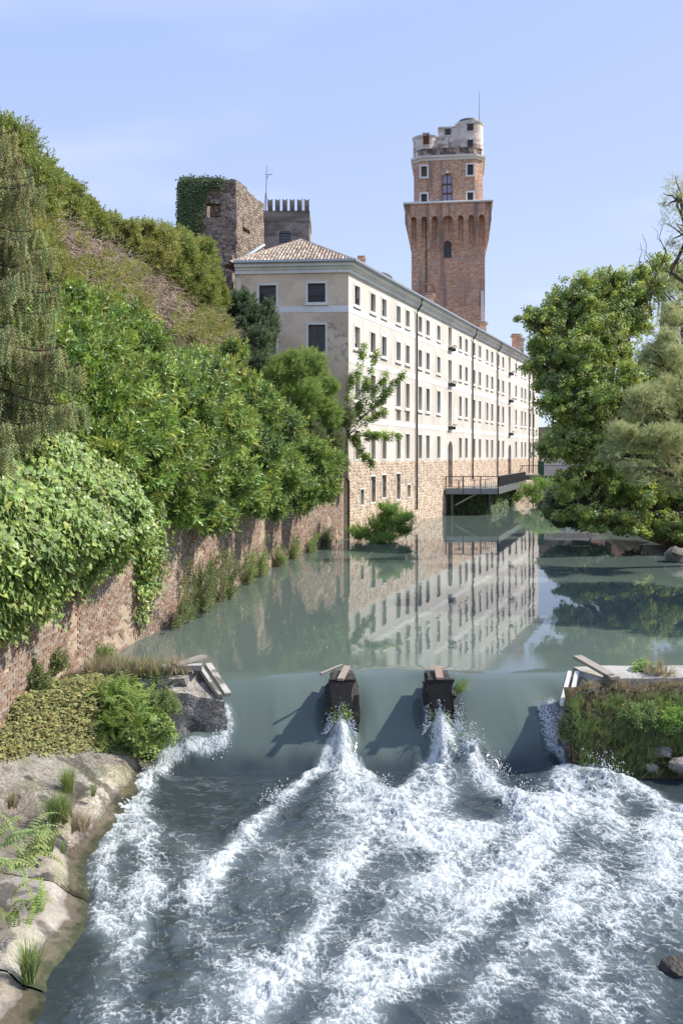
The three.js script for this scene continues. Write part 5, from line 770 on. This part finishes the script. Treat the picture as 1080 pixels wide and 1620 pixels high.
{ // ivy hanging over the wall
  const r = rngOf(751), make = (label, d0, d1, topY, bot, n, bulge, name = 'ivy') => {
    const T = thing(name, label, 'ivy', V(wallX((d0 + d1) / 2), WALL_TOP, -(d0 + d1) / 2)), spots = [], vines = [];
    for (let i = 0; i < n; i++) {
      const d = lerp(d0, d1, r()), t = r(), wob = fbm(d * .8, 3, 3, 753), b = along(bot, d)[0] + 1.1 * (wob - .5) + .5 * (vnoise(d * 3.2, 1, 757) - .5), y1 = along(topY, d)[0] + .5 * (fbm(d * 1.3, 9, 3, 755) - .5), y = lerp(b, y1, Math.pow(t, .8)), hump = Math.sqrt(clamp((y1 - y) / 1.6)) * bulge * (.25 + .75 * smooth(b - .2, b + 1.6, y)) * (.3 + 1.5 * fbm(d * 1.5, y * 1.5, 3, 759));
      const back = y > WALL_TOP ? -1.0 * clamp((y - WALL_TOP) / 1.6) : 0, o = hump + back - r() * r() * .5, x = wallX(d) + o + .1; spots.push({ p: V(x, y, -d), n: V(.8 + (r() - .5), .55 + (r() - .5) * .9, (r() - .5) * 1.1).normalize() });
    }
    for (let d = d0 + .3; d < d1; d += .35) { const b = along(bot, d)[0]; vines.push(tube([V(wallX(d) - .3, WALL_TOP + .1, -d), V(wallX(d) + .16, WALL_TOP - .1, -d + .1 * r()), V(wallX(d) + .08, (WALL_TOP + b) / 2, -d + .3 * (r() - .5)), V(wallX(d) + .06, b - .2, -d + .5 * (r() - .5))], .02, .008, 4)); }
    part('stems', flat(vines), M.twig, T); scatter('foliage', T, SPRIG.ivyBig, LEAF.ivy, spots, r, { vary: .45, size: [.6, 1.35] }); return T;
  };
  make('thick ivy spilling over the near end of the brick wall', 13, 26.2, [[13, 5.2], [17, 5.5], [20, 5.9], [23, 5.9], [25, 5.2], [26.2, 4.4]], [[13, 2.5], [17, 2.1], [20, 2.5], [22, 2.7], [24, 2.8], [26.2, 3.5]], 12000, 1.0);
  make('strands of ivy running down the middle of the brick wall', 26.4, 28.4, [[26, 4.2], [29, 4.2]], [[26, .9], [27, .1], [28, 1.2], [29, .9]], 330, .12);
  // ivy on the ruined tower
  const d = 65, xl = (289 - 540) / FOCAL * d, T = thing('ivy', 'dark ivy clothing one corner of the ruined tower', 'ivy', V(xl, 14, -d)), sp = [];
  for (let i = 0; i < 3400; i++) { const u = r(), y = lerp(14, 25.0, r()), e = 1.9 - 1.0 * smooth(24.6, 20, y) + .9 * (fbm(y * .7, 2, 3, 761) - .5) + (y > 24.3 ? 1.2 : 0) + (y < 20.2 ? 1 : 0); if (y > EYE + (HORIZON - 347) / FOCAL * d && y < EYE + (HORIZON - 318) / FOCAL * d && u * e + xl > (325 - 540) / FOCAL * d) continue; sp.push({ p: V(xl - .2 + u * e, y, -d + .15 + .3 * r() * fbm(u * 5, y, 2, 3)), n: V((r() - .5) * .9 - .2, .4 + (r() - .5) * .6, .9).normalize() }); }
  for (let i = 0; i < 1500; i++) sp.push({ p: V(xl - .12 - .25 * r(), lerp(14, 24.9, r()), -d - 2.5 * r()), n: V(-.9, .4, .3).normalize() });
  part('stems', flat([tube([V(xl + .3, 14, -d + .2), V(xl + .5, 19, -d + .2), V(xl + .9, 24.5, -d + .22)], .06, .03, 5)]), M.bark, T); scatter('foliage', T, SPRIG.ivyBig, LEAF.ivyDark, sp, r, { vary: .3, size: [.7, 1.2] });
}
// ---------------------------------------------------------------- plants along the wall's foot
{
  const rows = [[455, 48.3, 1.1, 'upright leafy weed at the wall foot under the farthest laurel'], [428, 45, .8, 'small weed next to the upright one at the wall foot'], [395, 41, 1.3, 'yellowish reed clump against the sunlit bricks'], [372, 38.5, 1.2, 'reed clump in the corner of shade on the wall'], [340, 35, 1.5, 'leafy weeds hanging to the water in the wall shade'], [315, 32.5, 1.5, 'dense dark weeds at the waterline below the broad laurel'], [285, 30.2, 1.6, 'dark weeds at the waterline beside the ivy strands'], [505, 54.2, .9, 'pale tuft on the wall foot just before the building'], [480, 51.4, .9, 'grassy tuft between two weeds at the wall foot']];
  rows.forEach(([px, d, h, label], i) => { const r = rngOf(770 + i), x = wallX(d), base = V(x + .1, -.05, -d), T = thing('wall_weed', label, 'plant', base, 'weeds along the wall foot'), stems = [], sp = []; for (let k = 0; k < 20; k++) { const e = base.clone().add(V(.05 + r() * .5, h * Math.pow(r(), 1.2) * 1.25 + .1, (r() - .5) * (i > 3 && i < 7 ? 5.5 : 2.2))); stems.push(tube([base.clone().lerp(V(e.x - .2, base.y, e.z), .8), base.clone().lerp(e, .6).add(V(0, .15, 0)), e], .012, .004, 3)); for (let q = 0; q < (i > 3 && i < 7 ? 16 : 7); q++) sp.push({ p: base.clone().lerp(e, .15 + .85 * r()).add(V((r() - .5) * .25, (r() - .5) * .25, (r() - .5) * .35)), n: V((r() - .2), .9, (r() - .5)).normalize() }); } part('stem', flat(stems), M.twig, T); scatter('foliage', T, SPRIG.fine, i > 3 && i < 7 ? LEAF.olive : LEAF.ash, sp, r, { vary: .35, size: [.7, 1.3] }); });
  const shrub = [['bright green bush in the water at the foot of the long building', V(2.6, .0, -58.6), [lobe(600, 832, 57.5, 1.0, .8), lobe(630, 824, 58, .95, .9), lobe(572, 843, 57, .8, .5), lobe(615, 808, 58, .7, .6), lobe(642, 838, 58, .6, .5), lobe(605, 850, 57, 1.2, .35)], 3000, 'bush'], ['lime bush at the water under the end of the deck', V(20.5, .1, -98), [lobe(835, 776, 98, 1.5, 1.1), lobe(860, 768, 98, 1.6, 1.3), lobe(850, 790, 97, 1.4, .8), lobe(820, 785, 97, .8, .7)], 2200, 'bush'], ['little bush on a branch at the water below the deck', V(13.5, 0, -86), [lobe(779, 790, 86, .5, .6), lobe(775, 799, 86, .4, .3)], 260, 'bush']];
  shrub.forEach(([label, base, lobes, n, m], i) => tree({ name: 'water_bush', label, category: 'bush', base, lobes, n: n * .8, sprig: [[SPRIG.fineBig, LEAF[m], .7], [SPRIG.frond, LEAF.frond, .12]], seed: 790 + i, girth: .05, opts: { noise: 1.0, freq: 3.4, shell: .95, upBias: .9, jitter: 1.4, per: 3 }, look: { vary: .3, size: [.6, 1.1] } }));
}
// ---------------------------------------------------------------- right bank trees
tree({ name: 'plane_tree', label: 'large plane tree reaching over the river on the far bank', base: V(20, 1.5, -57), girth: .45, seed: 801, twigs: 8, fork: .5,
  lobes: [lobe(905, 470, 56, 1.7, 1.5), lobe(955, 455, 57, 1.7, 1.6), lobe(1005, 470, 58, 1.9), lobe(868, 520, 55, 1.3, 1.1), lobe(900, 560, 54, 1.8, 1.5), lobe(960, 540, 55, 2.0), lobe(850, 575, 54, .9, .8), lobe(880, 630, 53, 1.6, 1.4), lobe(935, 650, 53, 2.0, 1.8), lobe(890, 700, 52, 1.5, 1.2), lobe(940, 735, 52, 1.9, 1.5), lobe(985, 620, 54, 1.8), lobe(985, 780, 52, 2.0, 1.3), lobe(1045, 790, 53, 2.2, 1.4), lobe(1050, 430, 60, 1.6, 1.6), lobe(1060, 600, 58, 2.6, 2.6), lobe(838, 502, 55, .9, .6), lobe(852, 545, 54.5, .9, .7), lobe(880, 490, 55.5, 1.2, 1.0), lobe(862, 600, 54, 1.0, .9), lobe(900, 770, 51, 1.3, .9), lobe(925, 812, 50.5, 1.2, .5), lobe(975, 820, 50.5, 1.4, .6), lobe(1030, 825, 51, 1.5, .6), lobe(1080, 825, 51, 1.4, .7), lobe(890, 815, 50.5, .6, .35), lobe(920, 600, 54, 2.0, 1.8), lobe(905, 660, 53, 1.7, 1.5), lobe(960, 690, 53, 2.0, 1.6), lobe(1010, 740, 53, 2.0, 1.6), lobe(930, 510, 56, 1.9, 1.6), lobe(980, 500, 57, 1.8, 1.7), lobe(940, 835, 50, 1.0, .3), lobe(1000, 838, 50, 1.2, .35), lobe(1060, 845, 50.5, 1.4, .4)],
  n: 16000, sprig: SPRIG.plane, mat: LEAF.plane, opts: { noise: .95, freq: 3.4, shell: .98, upBias: .2, jitter: 1.7, per: 5 }, look: { vary: .4, size: [.6, 1.05] } });
tree({ name: 'willow', label: 'grey green willow in front of the plane tree at the right edge', base: V(19.4, 1.2, -45), girth: .35, seed: 803, twigs: 6,
  lobes: [lobe(1045, 560, 46, 1.3, 1.2), lobe(1030, 640, 44, 1.3, 1.0), lobe(1075, 630, 45, 1.6, 1.6), lobe(985, 690, 43, 1.0, .9), lobe(1040, 700, 43, 1.4, 1.2), lobe(1010, 745, 42, 1.0, .7), lobe(1075, 760, 43, 1.4, .9), lobe(1005, 650, 44, .8, .7), lobe(1060, 505, 47, .9, .8), lobe(965, 720, 42.5, .6, .5)],
  n: 20000, sprig: SPRIG.withy, mat: LEAF.willow, opts: { noise: .9, freq: 3.4, shell: .95, upBias: .1, jitter: 2, per: 4 }, look: { vary: .3, size: [.35, .65] } });
tree({ name: 'tall_willow', label: 'thin crowned tall tree rising at the upper right edge', base: V(21.5, 1.5, -50), girth: .3, seed: 805, twigs: 9,
  lobes: [lobe(1075, 310, 50, 1.1, 1.3), lobe(1090, 360, 50, 1.5, 1.5), lobe(1085, 430, 51, 1.5, 1.6), lobe(1070, 480, 50, 1.2, 1.3), lobe(1105, 520, 51, 2, 2)],
  n: 4200, sprig: SPRIG.withy, mat: LEAF.willow, opts: { noise: .7, freq: 2.6, shell: .95, jitter: 1.6, upBias: 0 }, look: { vary: .35, size: [.35, .6] } });
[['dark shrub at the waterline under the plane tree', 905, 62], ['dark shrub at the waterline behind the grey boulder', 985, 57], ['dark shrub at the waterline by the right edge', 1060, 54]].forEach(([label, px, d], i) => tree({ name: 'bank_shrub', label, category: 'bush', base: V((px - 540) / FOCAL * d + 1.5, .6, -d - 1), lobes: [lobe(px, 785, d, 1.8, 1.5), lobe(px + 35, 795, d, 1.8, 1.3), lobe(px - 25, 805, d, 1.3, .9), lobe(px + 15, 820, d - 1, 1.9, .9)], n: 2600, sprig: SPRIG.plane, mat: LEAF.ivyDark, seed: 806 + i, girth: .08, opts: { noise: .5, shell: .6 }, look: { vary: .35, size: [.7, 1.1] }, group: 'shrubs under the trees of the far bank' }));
{ // added dark leaves that stand in for the shade under the deck
  const r = rngOf(796), T = thing('ivy', 'added dark creeper leaves standing in for shade below the deck', 'ivy', V(12, 1.9, -83)), sp = []; for (let i = 0; i < 1500; i++) { const t = r(), p = t < .45 ? V(lerp(9.6, 13.9, t / .45), 0, -83.2) : V(lerp(13.9, 19.8, (t - .45) / .55), 0, -lerp(83.2, 102, (t - .45) / .55)); p.y = lerp(.0, 1.85, Math.pow(r(), .7)); p.x -= .5 + .5 * r(); sp.push({ p, n: V(.6, .4 + r() * .5, .7 + (r() - .5)).normalize() }); } scatter('foliage', T, SPRIG.ivyBig, LEAF.ivyDark, sp, r, { vary: .4, size: [1, 1.8] });
}
{ const r = rngOf(811), T = thing('bare_branches', 'bare dead branches sticking out above the plane tree', 'branches', at(1030, 520, 56)), g = []; for (const [a, b] of [[[1040, 500], [1015, 370]], [[1035, 470], [1018, 400]], [[1060, 440], [1040, 350]], [[1030, 500], [1012, 385]], [[1045, 420], [1060, 372]], [[1075, 460], [1043, 405]]]) { const p = bend(at(...a, 56), at(...b, 56), r, .2, 7); g.push(tube(p, .05, .01, 5)); g.push(tube(bend(p[4], p[4].clone().add(V((r() - .5) * 2.2, .9, .3)), r, .3, 4), .02, .006, 4)); } part('branch', flat(g), M.bark, T); }
tree({ name: 'bank_tree', label: 'tree on the right bank shading the still water outside the picture', base: V(20.5, 2, -36), girth: .4, seed: 815, twigs: 6, lobes: [{ c: V(18.2, 8.5, -36), r: V(3.5, 4, 4) }, { c: V(19.3, 13, -37), r: V(4, 3.5, 4.2) }, { c: V(17.2, 7, -31.5), r: V(3, 3, 3) }, { c: V(22, 10, -35), r: V(4, 3, 4) }], n: 7000, sprig: SPRIG.plane, mat: LEAF.plane, opts: { noise: .5, shell: .9 }, look: { vary: .35, size: [1, 1.6] } });
for (const [x, d, h, label] of [[38, 100, 14, 'background tree beyond the plane tree'], [46, 128, 16, 'farthest background tree on the right bank'], [30, 78, 10, 'low background tree between plane tree and quay']]) tree({ name: 'background_tree', label, base: V(x, 2.5, -d), girth: .3, seed: 820 + h, lobes: [{ c: V(x, h * .6, -d), r: V(h * .35, h * .3, h * .35) }, { c: V(x - 2, h * .75, -d + 1), r: V(h * .28, h * .25, h * .28) }, { c: V(x + 2, h * .7, -d), r: V(h * .3, h * .3, h * .3) }, { c: V(x - 1.5, h * .42, -d + 1), r: V(h * .3, h * .2, h * .3) }], n: 4000, sprig: SPRIG.plane, mat: LEAF.plane, opts: { noise: .5, shell: .6 }, look: { vary: .3, size: [1, 1.6] } });
// ---------------------------------------------------------------- weeds on the abutments and the apron
{
  const clump = (name, label, cat, spots, sg, mat, look, seed, group) => { const c = spots[0].p, T = thing(name, label, cat, V(c.x, c.y - .1, c.z), group), r = rngOf(seed); scatter('foliage', T, sg, mat, spots, r, look); return T; };
  const patch = (n, r, x0, x1, d0, d1, y, n0 = V(0, 1, 0), j = .8, ok = null) => { const out = []; for (let i = 0; i < n * 3 && out.length < n; i++) { const x = lerp(x0, x1, r()), d = lerp(d0, d1, r()); if (ok && !ok(x, d)) continue; out.push({ p: V(x, typeof y === 'function' ? y(x, d) : y, -d), n: n0.clone().add(V((r() - .5) * j, (r() - .5) * j, (r() - .5) * j)).normalize() }); } return out; };
  const r = rngOf(831);
  // heap of soil and ivy between wall and abutment
  const line = (x) => 17.5 + (x + 6.4) * 1.45, heap = (x, d) => { const b = -4.4 - x, f = -1.2 + Math.max(0, b) * (0.13 + 0.40 * smooth(13, 18.5, d)), o = d - line(x); return lerp(f - .12, .38 + .1 * (fbm(x * 1.5, d * 1.5, 3, 833) - .5), smooth(-.1, 1.5, o)); };
  structure('bank', grid(50, 50, (u, v) => { const x = lerp(-6.7, -3.9, u), d = lerp(line(x) - .3, 21.3, v); return [x, heap(x, d) - .06, -d]; }), M.soil, 'soil heaped between the brick wall and the left abutment');
  clump('ground_ivy', 'yellow green ground ivy heaped at the foot of the brick wall', 'ivy', patch(1700, r, -6.6, -4.6, 17.2, 20.3, (x, d) => heap(x, d) + r() * .14, V(0, 1, .2), .8, (x, d) => d > line(x) - .15 && d < line(x) + 1.6), SPRIG.ivy, LEAF.yellow, { vary: .35, size: [.6, 1] }, 835);
  clump('ground_ivy', 'greener ivy falling over the edge of the apron beside the abutment', 'ivy', patch(700, r, -5.2, -4.0, 18.6, 21, (x, d) => heap(x, d) + r() * .2, V(0, 1, .2), .8, (x, d) => d > line(x) - .1 && d < line(x) + 1.1), SPRIG.ivy, LEAF.ivy, { vary: .35, size: [.6, 1.0] }, 837);
  const bush = (label, c, rr, ry, n, sg, mat, seed, look = { vary: .3, size: [.6, 1] }) => tree({ name: 'weed_bush', label, category: 'bush', base: V(c.x, c.y - ry, c.z), lobes: [{ c, r: V(rr, ry, rr * .8) }, { c: c.clone().add(V(rr * .6, -ry * .3, .1)), r: V(rr * .7, ry * .7, rr * .6) }, { c: c.clone().add(V(-rr * .6, -ry * .2, .1)), r: V(rr * .7, ry * .6, rr * .6) }], n, sprig: sg, mat, seed, girth: .02, bark: M.twig, opts: { noise: .5, shell: .9, upBias: .7, jitter: 1 }, look, twigs: 6 });
  bush('feathery yellow green bush in the middle of the left abutment', at(170, 1110, 20.4), .62, .32, 260, SPRIG.frond, LEAF.frond, 841, { vary: .3, size: [.6, 1] });
  bush('feathery bush drooping over the front of the left abutment', at(205, 1140, 19.9), .5, .28, 200, SPRIG.frond, LEAF.frond, 843, { vary: .3, size: [.5, .9] });
  bush('rounded grey green bush against the bare concrete of the left abutment', at(250, 1108, 20.6), .38, .36, 420, SPRIG.fine, LEAF.ash, 845, { vary: .3, size: [.4, .7] });
  bush('dark leafy weeds under the rounded bush of the left abutment', at(235, 1150, 19.9), .45, .3, 360, SPRIG.ivy, LEAF.ivy, 847, { vary: .35, size: [.6, 1] });
  bush('thin weeds at the back of the left abutment above the river', at(215, 1068, 21.5), .7, .25, 240, SPRIG.fine, LEAF.ash, 849);
  bush('scrubby bush at the brick wall beside the feathery bushes', at(45, 1075, 19.3), .35, .42, 300, SPRIG.fine, LEAF.olive, 851);
  bush('little bush on the bricks near the left abutment', at(85, 1045, 20.6), .32, .25, 190, SPRIG.fine, LEAF.olive, 853);
  bush('weeds at the wall foot behind the left abutment', at(155, 1040, 23.4), .5, .3, 220, SPRIG.fine, LEAF.ash, 855);
  clump('dry_grass', 'straw coloured grass along the back of the left abutment', 'grass', patch(170, r, -6.0, -3.6, 21.2, 22.0, () => .3), SPRIG.blade, LEAF.straw, { vary: .3, size: [.5, .9] }, 857);
  // right abutment slope
  const slope = (x, d) => { const o = clamp((20.72 - d) / (1.05 + .5 * (x - 5) / 7)); return lerp(.24, -1.7, Math.pow(o, 1.15)) + .14 * Math.sin(o * 3.1) + .06; };
  const g1 = tag(clump('slope_grass', 'lush green grass on the slope of the right abutment', 'grass', patch(850, r, 5.05, 9, 19.6, 20.4, slope, V(0, .8, .5), .8), SPRIG.blade, LEAF.grass, { vary: .4, size: [.35, .75] }, 861), null, null, null, 'stuff');
  tag(clump('dry_grass', 'dry straw grass along the top of the right slope', 'grass', patch(800, r, 5.4, 9, 20.0, 20.7, slope, V(0, .6, .8), .8), SPRIG.blade, LEAF.straw, { vary: .3, size: [.2, .5] }, 863), null, null, null, 'stuff');
  bush('leafy nettle bush on the right grass slope', at(1015, 1130, 20.1), .4, .3, 320, SPRIG.fine, LEAF.ash, 865, { vary: .3, size: [.6, 1] });
  bush('second nettle bush at the right edge of the grass slope', at(1075, 1135, 20), .4, .35, 320, SPRIG.fine, LEAF.bush, 867, { vary: .3, size: [.6, 1] });
  bush('small weed at the tip of the right abutment by the falling water', at(900, 1150, 20.25), .22, .35, 240, SPRIG.fine, LEAF.olive, 869, { vary: .3, size: [.5, .8] });
  bush('bright sprig standing on top of the right abutment wall', at(1014, 1056, 21.6), .2, .12, 40, SPRIG.ivy, LEAF.bush, 871, { vary: .2, size: [.6, .9] });
  bush('tuft of dry stalks on top of the right abutment wall', at(1045, 1070, 21.2), .3, .22, 70, SPRIG.blade, LEAF.straw, 873, { vary: .2, size: [.5, .8] });
  clump('reed_tuft', 'reed leaves arching from the side of the second pier', 'grass', patch(16, r, 2.6, 2.72, 20.9, 21.4, -.05, V(.7, .9, .3), .5), SPRIG.blade, LEAF.ash, { vary: .2, size: [.5, .85] }, 875);
  clump('pier_moss', 'leafy moss on the dark face of the first pier', 'plant', patch(34, r, -.25, .2, 20.92, 20.98, () => -.25 - .45 * r(), V(0, .2, 1), .8), SPRIG.ivy, LEAF.ivy, { vary: .3, size: [.25, .45] }, 877);
  clump('pier_moss', 'moss on the lower face of the second pier', 'plant', patch(26, r, 2.0, 2.5, 20.9, 20.98, () => -.45 - .3 * r(), V(0, .2, 1), .8), SPRIG.ivy, LEAF.ivy, { vary: .3, size: [.2, .4] }, 879);
  // apron plants
  const tuft = (px, py, d, label, n, sg, mat, sz, w = .16) => { const c = at(px, py, d); clump('apron_weed', label, 'plant', patch(n, r, c.x - w, c.x + w, d - w, d + w, () => c.y + .02, V(0, 1, 0), .5), sg, mat, { vary: .3, size: sz }, 880 + px, 'weeds on the concrete apron'); };
  tuft(96, 1300, 15.9, 'tall green weed clump in the seam of the apron', 34, SPRIG.blade, LEAF.grass, [.7, 1.1]); tuft(68, 1350, 14.6, 'dark upright weed clump beside the apron seam', 26, SPRIG.blade, LEAF.grass, [.6, 1]); tuft(110, 1255, 17.2, 'slender weed rising from the upper slab of the apron', 10, SPRIG.blade, LEAF.grass, [.8, 1.2], .05);
  tuft(125, 1315, 15.6, 'straw tuft hanging at the bitten edge of the apron', 22, SPRIG.blade, LEAF.straw, [.5, .8]); tuft(45, 1555, 11.7, 'grass tuft at the near corner of the apron', 16, SPRIG.blade, LEAF.grass, [.8, 1.2], .08); tuft(100, 1352, 14.9, 'tiny sprig on the rim of the apron', 5, SPRIG.blade, LEAF.grass, [.3, .5], .04); tuft(147, 1262, 17, 'small sprout on the pale rim of the upper slab', 6, SPRIG.blade, LEAF.grass, [.3, .6], .04); tuft(20, 1280, 15.5, 'rusty dock stalks on the upper slab at the left edge', 9, SPRIG.blade, LEAF.straw, [.5, .8], .06);
  { const c = at(10, 1400, 12.6), sp = []; for (let i = 0; i < 26; i++) { const a = r() * 6.28; sp.push({ p: c.clone().add(V((r() - .5) * .7, .15 + r() * .5, (r() - .5) * .9)), n: V(.7 * r() + .1, .8, .5 * Math.sin(a)).normalize() }); } clump('fern', 'spreading fern like weed over the apron at the left edge', 'plant', sp, SPRIG.frond, LEAF.ash, { vary: .3, size: [.7, 1.1] }, 895); }
  { const c = at(35, 1470, 12.2), sp = []; for (let i = 0; i < 16; i++) sp.push({ p: c.clone().add(V((r() - .5) * .6, .05 + r() * .25, (r() - .5) * .6)), n: V(.8 * r(), .7, r() - .3).normalize() }); clump('fern', 'lower fern like weed by the second seam of the apron', 'plant', sp, SPRIG.frond, LEAF.frond, { vary: .3, size: [.5, .8] }, 897); }
}
renderer.render(scene, camera);
